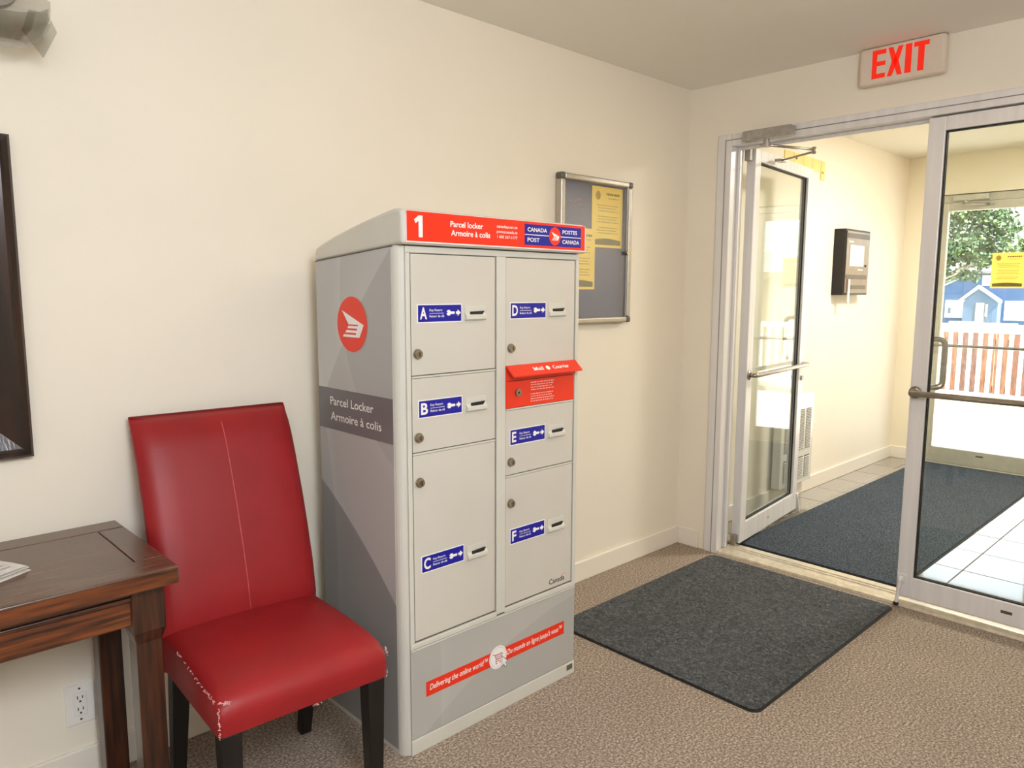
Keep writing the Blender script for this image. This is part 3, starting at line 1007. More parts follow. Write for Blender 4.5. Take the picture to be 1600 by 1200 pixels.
def locker_door(letter, x0, x1, z0, z1, label_xz, slot_xz, lock_xz):
    dr = MB().box(x0 + 0.002, x1 - 0.002, YD, -0.5538, z0 + 0.0035, z1 - 0.0015).build('locker_door', LOCK_DOOR, lk, bevel=0.0025)
    if label_xz:
        k = MB()
        key_label(k, letter, *label_xz)
        k.build('key_label', [BLUE, WHITE], dr)['label'] = 'blue key return label marked ' + letter
        sx, sz = slot_xz
        s = MB()
        pw, phh = 0.080, 0.046
        s.box(sx, sx + pw, YD - 0.002, YD - 0.0001, sz, sz + phh)
        s.add([(sx, YD - 0.002, sz), (sx + pw, YD - 0.002, sz), (sx + pw, YD - 0.010, sz + 0.004), (sx, YD - 0.010, sz + 0.004),
               (sx + pw, YD - 0.010, sz + 0.014), (sx, YD - 0.010, sz + 0.014), (sx + pw, YD - 0.002, sz + 0.024), (sx, YD - 0.002, sz + 0.024)],
              [(0, 1, 2, 3), (3, 2, 4, 5), (5, 4, 6, 7), (0, 3, 5, 7), (1, 6, 4, 2)])
        s.build('key_slot_plate', LOCK_PAINT, dr, bevel=0.001)
        MB().prism([(sx + 0.016, sz + 0.0185), (sx + 0.064, sz + 0.0185), (sx + 0.072, sz + 0.0285), (sx + 0.020, sz + 0.0265)], FY, YD - 0.0085, YD - 0.0018).build('slot_opening', BLACK, dr)
    lx, lz = lock_xz
    c = MB().cyl((lx, YD - 0.0001, lz), (lx, YD - 0.005, lz), 0.0145, 20)
    c.cyl((lx, YD - 0.005, lz), (lx, YD - 0.013, lz), 0.0125, 20, 0, 0.0105)
    c.build('cam_lock', CHROME, dr)
    kk = MB().box(lx - 0.0016, lx + 0.0016, YD - 0.0134, YD - 0.0129, lz - 0.006, lz + 0.006)
    kk.build('keyhole', BLACK, dr)
    return dr


A0, A1, B0, B1 = -2.199, -1.877, -1.8355, -1.510
locker_door('A', A0, A1, 1.1425, 1.4885, (-2.174, 1.297), (-2.002, 1.297), (-2.178, 1.207))
locker_door('B', A0, A1, 0.9200, 1.1385, (-2.174, 1.0235), (-2.000, 1.021), (-2.178, 0.966))
locker_door('C', A0, A1, 0.3520, 0.9160, (-2.170, 0.5600), (-1.998, 0.554), (-2.176, 0.834))
locker_door('D', B0, B1, 1.1450, 1.4885, (-1.814, 1.299), (-1.642, 1.300), (-1.814, 1.205))
locker_door('E', B0, B1, 0.7910, 1.0065, (-1.813, 0.8925), (-1.640, 0.891), (-1.813, 0.837))
dF = locker_door('F', B0, B1, 0.3520, 0.7870, (-1.811, 0.5620), (-1.637, 0.560), (-1.812, 0.700))
wm = MB()
wm.text('Canada', FY, -1.626, 0.3700, 0.0185, YD - 0.0004, 0.079, 0, bold=0.012)
wm.flat([(-1.556, 0.389), (-1.553, 0.389), (-1.553, 0.396), (-1.556, 0.396)], FY, YD - 0.0004, 1)
wm.flat([(-1.553, 0.389), (-1.549, 0.389), (-1.549, 0.396), (-1.553, 0.396)], FY, YD - 0.0004, 2)
wm.flat([(-1.549, 0.389), (-1.546, 0.389), (-1.546, 0.396), (-1.549, 0.396)], FY, YD - 0.0004, 1)
wm.build('wordmark', [BLACK, RED, WHITE], dF)
for zz in (1.1405, 0.918):
    MB().box(A0 + 0.002, A1 - 0.002, -0.5595, -0.5538, zz - 0.0022, zz + 0.0030).build('shelf_edge', LOCK_PAINT, lk, bevel=0.001)
for zz in (1.0085, 0.789):
    MB().box(B0 + 0.002, B1 - 0.002, -0.5595, -0.5538, zz - 0.0022, zz + 0.0030).build('shelf_edge', LOCK_PAINT, lk, bevel=0.001)

# mail slot door
md = MB().box(-1.8345, -1.5115, -0.560, -0.5538, 1.0125, 1.1435).build('mail_slot_door', REDPAINT, lk, bevel=0.002)
g = MB().box(-1.832, -1.522, -0.5606, -0.5601, 1.0985, 1.1010)
g.build('groove', M('deep_red_groove', (150, 24, 12), rough=0.6, var=0.05, vscale=20), md)
fl = MB()
fl.prism([(-0.560, 1.147), (-0.562, 1.151), (-0.566, 1.150), (-0.598, 1.121), (-0.598, 1.115), (-0.594, 1.116)], lambda a, b, d: (d, a, b), -1.8365, -1.5125)
fv = Vector((0, -0.032, -0.029)).normalized()
FLm = lambda a, b, d: (a, -0.5665 - 0.032 / 0.0432 * (0.0432 - b) - d * 0.67, 1.1498 - 0.029 / 0.0432 * (0.0432 - b) + d * 0.74)
fl.text('Mail', FLm, -1.735, 0.014, 0.015, 0.0006, 0.045, 1, bold=0.02)
fl.disc(FLm, -1.668, 0.021, 0.009, 0.009, 0.0006, 14, 1)
fl.text('Courrier', FLm, -1.645, 0.014, 0.015, 0.0006, 0.078, 1, bold=0.02)
fl.build('slot_flap', [REDPAINT, WHITE], md, bevel=0.001)
il = MB()
for k, z in enumerate((1.087, 1.079, 1.071, 1.063, 1.049, 1.041, 1.033, 1.025)):
    bars(il, FY, -1.724, -1.612 - 0.006 * (k % 3), z, 0.0032, -0.5604, 0, 40 + k, 0.9)
il.build('instruction_text', M('pale_pink_print', (250, 190, 176), rough=0.5, var=0.02, vscale=50), md)
c = MB().cyl((-1.783, -0.5601, 1.061), (-1.783, -0.566, 1.061), 0.0125, 20)
c.build('cam_lock', CHROME, md)
MB().cyl((-1.783, -0.5661, 1.061), (-1.783, -0.5664, 1.061), 0.004, 10).build('keyhole', BLACK, md)

# base panel with slogan
bp_ = MB().box(-2.2155, -1.4915, -0.5585, -0.5538, 0.049, 0.3270).build('base_panel', BASEPRINT, lk, bevel=0.002)
MB().box(-2.216, -1.490, -0.5605, -0.5529, 0.0, 0.047).build('plinth', LOCK_PAINT, lk, bevel=0.002)
MB().box(-2.216, -1.4925, -0.5615, -0.5538, 0.3275, 0.3325).build('base_trim', LOCK_PAINT, lk, bevel=0.001)
s = MB()
s.prism([(-2.161, 0.1681), (-1.5475, 0.1681), (-1.5475, 0.2153), (-2.161, 0.2153)], FY, -0.5592, -0.5586, 0)
d = -0.5596
s.text('Delivering the online world\u2122', FY, -2.148, 0.1850, 0.0185, d, 0.236, 1, bold=0.01, shear=0.2)
s.text("Du monde en ligne jusqu'\u00e0 vous\u2122", FY, -1.826, 0.1850, 0.0185, d, 0.268, 1, bold=0.01, shear=0.2)
s.disc(FY, -1.868, 0.192, 0.039, 0.039, -0.5600, 36, 1)
s.disc(FY, -1.868, 0.192, 0.034, 0.034, -0.5603, 36, 3)
s.disc(FY, -1.868, 0.192, 0.0325, 0.0325, -0.5606, 36, 1)


def stroke(mb, pts, w, d, m):
    for (x0, z0), (x1, z1) in zip(pts[:-1], pts[1:]):
        dx, dz = x1 - x0, z1 - z0
        l = math.hypot(dx, dz)
        nx, nz = -dz / l * w, dx / l * w
        mb.flat([(x0 + nx, z0 + nz), (x1 + nx, z1 + nz), (x1 - nx, z1 - nz), (x0 - nx, z0 - nz)], FY, d, m)


ca, cb = -1.868, 0.192
stroke(s, [(ca - .023, cb + .014), (ca - .015, cb + .012), (ca - .008, cb - .006), (ca + .014, cb - .006), (ca + .019, cb + .010), (ca - .014, cb + .010)], 0.0014, -0.5609, 2)
for q in (-.006, .000, .006, .012):
    stroke(s, [(ca + q, cb + .009), (ca + q * 0.85, cb - .005)], 0.0007, -0.5609, 2)
stroke(s, [(ca - .012, cb + .002), (ca + .016, cb + .002)], 0.0007, -0.5609, 2)
stroke(s, [(ca - .008, cb - .006), (ca - .012, cb - .013), (ca + .013, cb - .013)], 0.0013, -0.5609, 2)
s.disc(FY, ca - .008, cb - .019, 0.003, 0.003, -0.5609, 10, 2)
s.disc(FY, ca + .010, cb - .019, 0.003, 0.003, -0.5609, 10, 2)
cur = [(.018, -.004), (.018, -.036), (.025, -.030), (.031, -.043), (.037, -.040), (.031, -.027), (.041, -.026)]
cw = [(x * 1.0, z * 1.0) for x, z in cur]
s.flat([(ca + x, cb + z) for x, z in [(.0165, -.0005), (.0165, -.040), (.025, -.0335), (.0305, -.0465), (.0395, -.0425), (.0335, -.0285), (.0455, -.0265)]], FY, -0.5612, 4)
s.flat([(ca + x, cb + z) for x, z in cw], FY, -0.5615, 1)
s.build('slogan_strip', [RED, WHITE, M('cart_line_pink', (196, 92, 104), rough=0.5, var=0.02, vscale=20), M('disc_ring_grey', (226, 200, 200), rough=0.5, var=0.02, vscale=20), M('cursor_outline_grey', (110, 106, 104), rough=0.5, var=0.02, vscale=20)], bp_)
MB().box(-1.531, -1.501, -0.5612, -0.5606, 0.020, 0.040).build('asset_tag', M('grey_asset_tag', (96, 92, 86), rough=0.5, var=0.2, vscale=250), lk)

# header
hd = MB()
YH = -0.5815
hd.prism([(-2.2262, 1.5165), (-1.4895, 1.5165), (-1.4895, 1.6015), (-2.2262, 1.6015)], FY, YH + 0.0008, YH + 0.0014, 1)
hd.prism([(-2.2250, 1.5200), (-1.4915, 1.5200), (-1.4915, 1.6005), (-2.2250, 1.6005)], FY, YH, YH + 0.0008, 0)
d = YH - 0.0004
hd.flat([(-2.186, 1.531), (-2.172, 1.531), (-2.172, 1.590), (-2.185, 1.590), (-2.186, 1.586)], FY, d, 1)
hd.flat([(-2.186, 1.586), (-2.185, 1.590), (-2.201, 1.578), (-2.196, 1.568), (-2.186, 1.575)], FY, d, 1)
hd.text('Parcel locker', FY, -2.074, 1.5655, 0.0165, d, 0.124, 1, bold=0.02)
hd.text('Armoire \u00e0 colis', FY, -2.072, 1.5410, 0.0165, d, 0.150, 1, bold=0.02)
hd.text('canadapost.ca', FY, -1.895, 1.5740, 0.0085, d, 0.086, 1, bold=0.008)
hd.text('postescanada.ca', FY, -1.895, 1.5585, 0.0085, d, 0.086, 1, bold=0.008)
hd.text('1 800 267-1177', FY, -1.893, 1.5430, 0.0085, d, 0.084, 1, bold=0.008)
hd.prism([(-1.777, 1.5285), (-1.512, 1.5285), (-1.512, 1.5925), (-1.777, 1.5925)], FY, YH - 0.0004, YH - 0.00005, 2)
d = YH - 0.0008
hd.flat([(-1.777, 1.5590), (-1.512, 1.5590), (-1.512, 1.5615), (-1.777, 1.5615)], FY, d, 1)
hd.text('CANADA', FY, -1.765, 1.5700, 0.0125, d, 0.088, 1, bold=0.02)
hd.text('POST', FY, -1.765, 1.5385, 0.0125, d, 0.054, 1, bold=0.02)
hd.text('POSTES', FY, -1.604, 1.5700, 0.0125, d, 0.072, 1, bold=0.02)
hd.text('CANADA', FY, -1.604, 1.5385, 0.0125, d, 0.083, 1, bold=0.02)
hd.disc(FY, -1.640, 1.5605, 0.0275, 0.0290, YH - 0.0010, 32, 0)
wing(hd, FY, -1.640, 1.5605, 0.0265, 0.028, YH - 0.0015, 1)
hd.build('header_sign', [RED, WHITE, BLUE], lk)

# ------------------------------------------------------------------ red chair
CH = Matrix.Translation((-2.603, -0.677, 0)) @ Matrix.Rotation(math.radians(-3.2), 4, 'Z')
ch = empty('parsons_chair', (-2.603, -0.677, 0), math.radians(-3.2))
tag(ch, 'red leather high-backed chair with worn seat edges and dark legs', 'chair')


def chair_part(mb, name, mats, **k):
    o = mb.build(name, mats, None, **k)
    o.parent = ch
    return o


def loft(rows, close=True):
    """rows of equal-length rings -> quads"""
    n = len(rows[0])
    vs = [p for r in rows for p in r]
    fs = []
    for i in range(len(rows) - 1):
        for k in range(n if close else n - 1):
            k2 = (k + 1) % n
            fs.append((i * n + k, i * n + k2, (i + 1) * n + k2, (i + 1) * n + k))
    if close:
        fs.append(tuple(range(n - 1, -1, -1)))
        fs.append(tuple((len(rows) - 1) * n + k for k in range(n)))
    return vs, fs


def roundrect(w0, w1, t0, t1, r, seg=4):
    pts = []
    for (cx, cy, a0) in ((w1 - r, t1 - r, 0), (w0 + r, t1 - r, 90), (w0 + r, t0 + r, 180), (w1 - r, t0 + r, 270)):
        for k in range(seg + 1):
            t = math.radians(a0 + 90 * k / seg)
            pts.append((cx + r * math.cos(t), cy + r * math.sin(t)))
    return pts


# seat: side profile (y, z) swept across the width, with crowned top and rounded front
def seat_profile(u):
    dome = 0.012 * (1 - u * u)
    edge = 0.010 * max(0.0, abs(u) - 0.86) / 0.14
    top = [(0.430, 0.470), (0.36, 0.472), (0.26, 0.474), (0.16, 0.474), (0.09, 0.471), (0.045, 0.464), (0.020, 0.452), (0.006, 0.436), (0.0, 0.415)]
    out = []
    for (y, z) in top:
        f = min(1.0, max(0.0, (y - 0.01) / 0.1)) * min(1.0, (0.45 - y) / 0.08 + 0.2)
        out.append((y, z + dome * f - edge))
    out += [(0.002, 0.395), (0.005, 0.368), (0.20, 0.366), (0.430, 0.366)]
    return out


rows = []
us = [-1.0, -0.985, -0.95, -0.88, -0.7, -0.45, -0.2, 0, 0.2, 0.45, 0.7, 0.88, 0.95, 0.985, 1.0]
for u in us:
    halfw = 0.221
    sh = {1.0: 0.010, 0.985: 0.004, 0.95: 0.001}.get(abs(u), 0.0)
    prof = seat_profile(u)
    ring = []
    for (y, z) in prof:
        zz = z - sh if z > 0.44 else z
        yy = y + sh if y < 0.02 else y
        ring.append((u * halfw, yy, zz))
    rows.append(ring)
vs, fs = loft(rows)
sm = MB().add(vs, fs)
chair_part(sm, 'seat', LEATHER, smooth=True).modifiers.new('edge', 'EDGE_SPLIT').split_angle = math.radians(50)

# backrest: leaning, gently curved slab with a padded front that rolls over at its edges
spine = [(0.425, 0.350), (0.414, 0.400), (0.405, 0.470), (0.420, 0.56), (0.446, 0.66), (0.480, 0.77), (0.520, 0.88), (0.546, 0.945), (0.560, 0.980), (0.568, 1.000), (0.574, 1.014)]
HWB, TPB = 0.226, 0.054
UB = [-1.0, -0.985, -0.95, -0.90, -0.82, -0.6, -0.3, 0.0, 0.3, 0.6, 0.82, 0.90, 0.95, 0.985, 1.0]


def back_ring(y, z, roll, tp=TPB, rise=0.0):
    ring = []
    for u in UB:
        e = abs(u)
        drop = 0.026 * max(0.0, (e - 0.80) / 0.20) ** 2.2 - 0.005 * (1 - e * e)
        d = max(drop, 0.0) + roll + min(drop, 0.0) * (1 if roll < 0.01 else 0)
        ring.append((u * HWB, y + min(d, tp - 0.012), z + rise * (1 - 0.25 * e ** 6)))
    for u in (1.0, 0.97, 0.5, 0.0, -0.5, -0.97, -1.0):
        e = abs(u)
        ring.append((u * HWB, y + tp - (0.010 if e == 1.0 else 0.0), z + 0.25 * tp * 0.6 + rise * 0.6))
    return ring


rows = []
for (y, z) in spine:
    roll = 0.0 if z < 0.95 else 0.020 * ((z - 0.95) / 0.064) ** 2
    rows.append(back_ring(y, z, roll))
y, z = spine[-1]
rows.append(back_ring(y + 0.006, z + 0.006, 0.024))
rows.append(back_ring(y + 0.008, z + 0.009, 0.034))
vs, fs = loft(rows)
chair_part(MB().add(vs, fs), 'backrest', LEATHER, smooth=True)
# centre seam of the backrest: a thin welt
stm = MB()
path = [(0.012, y - 0.0046 + (0.0 if z < 0.95 else 0.020 * ((z - 0.95) / 0.064) ** 2), z) for (y, z) in spine[2:-1]]
stm.tube(path, 0.0016, 6)
chair_part(stm, 'centre_seam', M('red_welt', (196, 84, 84), rough=0.6, var=0.05, vscale=80), smooth=True)


def leg(x, y, y2, z1, w0, w1, name='leg'):
    """tapered square leg from (x,y) at z1 down to y2 on the floor"""
    vs = []
    for (yy, zz, h) in ((y2, 0.0, w1 / 2), (y, z1, w0 / 2)):
        vs += [(x - h, yy - h, zz), (x + h, yy - h, zz), (x + h, yy + h, zz), (x - h, yy + h, zz)]
    mb = MB().add(vs, [(0, 3, 2, 1), (4, 5, 6, 7), (0, 1, 5, 4), (1, 2, 6, 5), (2, 3, 7, 6), (3, 0, 4, 7)])
    chair_part(mb, name, BLACKWOOD, bevel=0.003)


leg(-0.190, 0.034, 0.034, 0.366, 0.050, 0.036)
leg(0.190, 0.034, 0.034, 0.366, 0.050, 0.036)
leg(-0.190, 0.400, 0.470, 0.366, 0.048, 0.034)
leg(0.190, 0.400, 0.470, 0.366, 0.048, 0.034)
# frayed leather along the front-left seams, right front corner and lower hem
fr_ = MB()
rr = random.Random(8)


def fray(p0, p1, n, j, w):
    p0, p1 = Vector(p0), Vector(p1)
    for k in range(n):
        t = rr.random()
        c = p0.lerp(p1, t) + Vector((rr.uniform(-j, j), rr.uniform(-j, j), rr.uniform(-j, j)))
        dv = Vector((rr.uniform(-1, 1), rr.uniform(-1, 1), rr.uniform(-1, 1))).normalized() * w * rr.uniform(0.5, 1.4)
        fr_.tube([c - dv, c + dv], 0.0007, 4)


fray((-0.2205, 0.30, 0.463), (-0.2205, 0.02, 0.448), 46, 0.0015, 0.004)
fray((-0.2195, 0.006, 0.440), (-0.2195, 0.004, 0.370), 34, 0.0014, 0.003)
fray((-0.216, 0.012, 0.450), (-0.190, 0.008, 0.446), 18, 0.002, 0.004)
fray((0.2195, 0.010, 0.448), (0.2205, 0.004, 0.425), 12, 0.0016, 0.003)
fray((0.2185, 0.002, 0.392), (0.2185, 0.004, 0.368), 8, 0.0014, 0.002)
fray((0.00, 0.001, 0.367), (0.03, 0.001, 0.367), 8, 0.001, 0.003)
chair_part(fr_, 'frayed_seam', LEATHERW, kind='stuff')

# ------------------------------------------------------------------ wooden table
tb = empty('side_table', (-3.42, -0.27, 0))
tag(tb, 'dark brown wooden table with breadboard top beside the red chair', 'table')
TZ0, TZ1 = 0.703, 0.745
MB().box(-3.99, -2.846, -0.505, -0.035, TZ0 + 0.002, TZ1 - 0.006).build('top_core', WOOD_X, tb)
g = 0.0012
MB().prism([(-4.0, -0.510), (-2.840, -0.510), (-2.840, -0.414), (-2.906 - g, -0.414), (-2.906 - g, -0.110 - g), (-3.934 + g, -0.110 - g), (-3.934 + g, -0.414), (-4.0, -0.414)],
           TOP, TZ0, TZ1).build('plank', [WOOD_TX], tb, bevel=0.003, seg=2)
MB().box(-4.0, -2.840, -0.110, -0.030, TZ0, TZ1).build('plank', [WOOD_TX], tb, bevel=0.004, seg=3)
MB().box(-2.906 + g, -2.840, -0.414 + g, -0.110 - g, TZ0, TZ1 - 0.0004).build('plank', [WOOD_TY], tb, bevel=0.003, seg=2)
MB().box(-4.0, -3.934, -0.414 + g, -0.110 - g, TZ0, TZ1 - 0.0004).build('plank', [WOOD_TY], tb, bevel=0.003, seg=2)
# face strip showing the brighter grain on the front edge
MB().box(-3.995, -2.846, -0.5112, -0.5095, TZ0 + 0.004, TZ1 - 0.006).build('front_edge', WOOD_X, tb)
for (y0, y1) in ((-0.450, -0.428), (-0.122, -0.100)):
    MB().box(-3.90, -2.925, y0, y1, 0.604, 0.703).build('apron', WOOD_X, tb, bevel=0.003)
    MB().box(-3.90, -2.925, y0 - 0.006, y0, 0.664, 0.676).build('apron_bead', WOOD_X, tb, bevel=0.003)
for x in (-2.896, -3.940):
    MB().box(x - 0.011, x + 0.011, -0.428, -0.122, 0.604, 0.703).build('apron', WOOD_Y, tb, bevel=0.003)
for (lx, ly) in ((-2.8955, -0.4225), (-2.8955, -0.0875), (-3.9425, -0.4225), (-3.9425, -0.0875)):
    mb = MB()
    h = 0.0375
    prof = [(0.0, h - 0.008), (0.555, h - 0.008), (0.585, h), (0.703, h)]
    rings = []
    for (z, hh) in prof:
        rings.append([(lx - hh, ly - hh, z), (lx + hh, ly - hh, z), (lx + hh, ly + hh, z), (lx - hh, ly + hh, z)])
    vs, fs = loft(rings)
    mb.add(vs, fs).build('leg', WOOD_Z, tb, bevel=0.004)

# newspaper: folded sheets fanned slightly
nw = empty('newspaper', (-3.25, -0.28, 0.746))
tag(nw, 'small stack of folded newspaper lying on the dark wooden table', 'newspaper')
rr = random.Random(2)
for k in range(7):
    ang = math.radians(118 + rr.uniform(-3, 3))
    u = Vector((math.cos(ang), math.sin(ang), 0))
    v = Vector((-math.sin(ang), math.cos(ang), 0))
    o = Vector((-3.094 - 0.004 * rr.random() - 0.002 * k, -0.302 + 0.008 * rr.uniform(-1, 1), 0.7452 + k * 0.0021))
    mb = MB()
    n = 6
    vs = []
    for i in range(n + 1):
        for j in range(2):
            p = o + u * (0.225 * i / n) + v * (0.36 * j)
            dz = 0.0012 * math.sin(i * 1.3 + k)
            vs.append((p.x, p.y, p.z + max(0, dz)))
            vs.append((p.x, p.y, p.z + max(0, dz) + 0.0014))
    fs = []
    for i in range(n):
        a = i * 4
        b = a + 4
        fs += [(a + 1, b + 1, b + 3, a + 3), (a, a + 2, b + 2, b), (a, b, b + 1, a + 1), (a + 2, a + 3, b + 3, b + 2)]
    fs += [(0, 1, 3, 2), (n * 4, n * 4 + 2, n * 4 + 3, n * 4 + 1)]
    mb.add(vs, fs)
    mb.build('page', PAPER, nw)
    if k == 6:
        ink = MB()
        for r in range(10):
            for c_ in range(2):
                q = o + u * (0.02 + 0.02 * r) + v * (0.02 + 0.16 * c_) + Vector((0, 0, 0.0032))
                e = q + v * rr.uniform(0.10, 0.14)
                ink.add([q, e, e + u * 0.008, q + u * 0.008], [(0, 1, 2, 3)])
        ink.build('print_lines', M('newsprint_grey', (184, 182, 184), rough=0.9, var=0.1, vscale=200), nw)

# ------------------------------------------------------------------ outlet
ot = empty('power_outlet', (-2.954, 0, 0.23))
tag(ot, 'white duplex power outlet low on the wall under the table', 'power outlet')
MB().box(-2.991, -2.916, -0.006, -0.0003, 0.171, 0.289).build('cover_plate', PLASTICW, ot, bevel=0.003)
MB().box(-2.971, -2.937, -0.009, -0.0061, 0.196, 0.264).build('receptacle', PLASTICW, ot, bevel=0.002)
h = MB()
for zc in (0.213, 0.247):
    h.box(-2.9615, -2.9590, -0.0094, -0.0090, zc - 0.001, zc + 0.009)
    h.box(-2.9490, -2.9465, -0.0094, -0.0090, zc - 0.001, zc + 0.008)
    h.cyl((-2.954, -0.0090, zc - 0.008), (-2.954, -0.0094, zc - 0.008), 0.003, 10)
h.build('socket_slots', BLACK, ot)
for zc in (0.185, 0.276):
    MB().cyl((-2.954, -0.0061, zc), (-2.954, -0.0070, zc), 0.003, 10).build('cover_screw', CHROME, ot)

# ------------------------------------------------------------------ framed picture
pf = empty('framed_picture', (-3.4, 0, 0.955))
tag(pf, 'dark espresso wood picture frame cut off at left edge above table', 'picture frame')
PX0, PX1, PZ0, PZ1 = -3.800, -3.022, 0.955, 1.765
fw_ = 0.100
prof = [(0.0, -0.001), (0.0, -0.030), (0.006, -0.036), (0.018, -0.038), (0.024, -0.034), (0.085, -0.014), (0.092, -0.018), (0.100, -0.016), (0.100, -0.001)]


def frame_side(p, q, inward):
    """mitred moulding from corner p to q; inward = direction to the picture"""
    p, q, i = Vector(p), Vector(q), Vector(inward)
    al = (q - p).normalized()
    vs = []
    for (s_, y) in prof:
        a = p + al * s_ + i * s_
        vs.append((a.x, y, a.z))
    for (s_, y) in prof:
        a = q - al * s_ + i * s_
        vs.append((a.x, y, a.z))
    n = len(prof)
    fs = [(k, k + 1, n + k + 1, n + k) for k in range(n - 1)] + [(n - 1, 0, n, 2 * n - 1), tuple(range(n)), tuple(range(2 * n - 1, n - 1, -1))]
    MB().add(vs, fs).build('frame_side', FRAMEWOOD, pf)


frame_side((PX0, 0, PZ0), (PX1, 0, PZ0), (0, 0, 1))
frame_side((PX1, 0, PZ0), (PX1, 0, PZ1), (-1, 0, 0))
frame_side((PX1, 0, PZ1), (PX0, 0, PZ1), (0, 0, -1))
frame_side((PX0, 0, PZ1), (PX0, 0, PZ0), (1, 0, 0))
MB().box(PX0 + 0.09, PX1 - 0.09, -0.010, -0.004, PZ0 + 0.09, PZ1 - 0.09).build('picture', M('dim_landscape_print', (84, 92, 84), rgb2=(150, 140, 116), rough=0.4, vscale=3), pf)

# ------------------------------------------------------------------ wall sconce at the top left
ws = empty('wall_sconce', (-3.03, 0, 2.1))
tag(ws, 'frosted glass wall sconce with pointed corners above picture frame', 'wall lamp')
MB().cyl((-3.03, -0.0005, 2.12), (-3.03, -0.018, 2.12), 0.055, 24).build('wall_plate', STEEL, ws, bevel=0.003)
MB().tube([(-3.03, -0.018, 2.12), (-3.03, -0.09, 2.12), (-3.03, -0.105, 2.09)], 0.008, 10).build('arm', STEEL, ws, smooth=True)
n = 12
rows = []
SGLASS = glass_mat('grey_sconce_glass', (0.80, 0.80, 0.78))
for (rad, z) in ((0.022, 1.957), (0.040, 1.960), (0.075, 1.985), (0.092, 2.020), (0.096, 2.060)):
    rows.append([(-3.025 + rad * math.cos(2 * PI * k / n), -0.112 + rad * math.sin(2 * PI * k / n), z) for k in range(n)])
vs, fs = [p for r in rows for p in r], []
for i in range(len(rows) - 1):
    for k in range(n):
        k2 = (k + 1) % n
        fs.append((i * n + k, i * n + k2, (i + 1) * n + k2, (i + 1) * n + k))
fs.append(tuple(range(n - 1, -1, -1)))
o = MB().add(vs, fs).build('glass_bowl', SGLASS, ws)
sd = o.modifiers.new('solid', 'SOLIDIFY')
sd.thickness = 0.004
MB().prism([(-2.951, 1.944), (-2.918, 2.010), (-2.935, 2.050), (-2.975, 2.050), (-2.992, 2.000)], FY, -0.106, -0.094).build('glass_point', SGLASS, ws, bevel=0.003)

# ------------------------------------------------------------------ outdoors
CONC = M('sunlit_concrete', (206, 202, 194), rough=0.9, var=0.04, vscale=3, bump=0.1, bscale=60)
struct(MB().box(3.3, 7.35, -16, 14, -0.5, -0.020).build('ground', CONC), 'pale concrete forecourt outside the street doors', 'pavement')
GRASS = M('pale_roadside_ground', (150, 148, 120), rough=0.95, var=0.1, vscale=0.5)
MB_ = MB().add([(7.35, -60, -0.3), (140, -60, -3.2), (140, 90, -3.2), (7.35, 90, -0.3)], [(0, 1, 2, 3)])
MB_.add([(7.35, -60, -1.3), (140, -60, -4.2), (140, 90, -4.2), (7.35, 90, -1.3)], [(0, 1, 2, 3)])
struct(MB_.build('ground.001', GRASS), 'sloping ground between picket fence and the blue house', 'ground')
struct(MB().box(3.3, 140, -60, 90, -6.0, -5.5).build('ground.002', GRASS), 'deep soil far below the street', 'ground')

FWHITE = M('white_fence_paint', (240, 238, 232), rough=0.6, var=0.01, vscale=5)
pk = empty('picket_fence', (6.98, 0, 0))
tag(pk, 'white metal picket fence at the edge of the forecourt', 'fence')
MB().box(6.955, 7.005, -12.0, 10.0, 0.885, 0.952).build('top_rail', FWHITE, pk, bevel=0.005)
MB().box(6.960, 7.000, -12.0, 10.0, 0.105, 0.150).build('bottom_rail', FWHITE, pk, bevel=0.005)
pm = None
for k in range(186):
    y = -11.95 + k * 0.1085 + 0.052
    if y > 9.9:
        break
    if pm is None:
        pm = MB().box(6.969, 6.991, -0.021, 0.021, 0.150, 0.886).build('picket', FWHITE, pk)
        pm.location.y = y
        pm0 = pm
    else:
        q = pm0.copy()
        COL.objects.link(q)
        q.location.y = y
for k in range(10):
    y = -11.2 + 2.4 * k
    if -1.5 < y < 1.2:
        continue
    MB().box(6.950, 7.010, y - 0.03, y + 0.03, -0.02, 0.99).build('post', FWHITE, pk, bevel=0.004)
MB().box(6.900, 7.060, -12.0, 10.0, -0.0195, 0.030).build('kerb', M('kerb_concrete', (160, 148, 132), rough=0.9, var=0.1, vscale=4), pk)

bf = empty('board_fence', (7.5, 0, 0))
tag(bf, 'brown wooden board fence just behind the white pickets', 'fence')
BROWN = [M('fence_board_a', (128, 88, 72), rough=0.8, var=0.12, vscale=6, stretch=(1, 6, 1)),
         M('fence_board_b', (140, 96, 74), rough=0.8, var=0.12, vscale=6, stretch=(1, 6, 1)),
         M('fence_board_c', (116, 84, 74), rough=0.8, var=0.12, vscale=6, stretch=(1, 6, 1))]
rng = random.Random(5)
for k in range(46):
    y = -0.80 + k * 0.142
    dz = rng.uniform(-0.012, 0.012)
    MB().box(7.52, 7.54, y, y + 0.134, -0.3, 0.895 + dz).build('board', BROWN[rng.randrange(3)], bf)
for z in (0.1, 0.7):
    MB().box(7.54, 7.58, -0.8, 5.7, z, z + 0.08).build('back_rail', BROWN[0], bf)

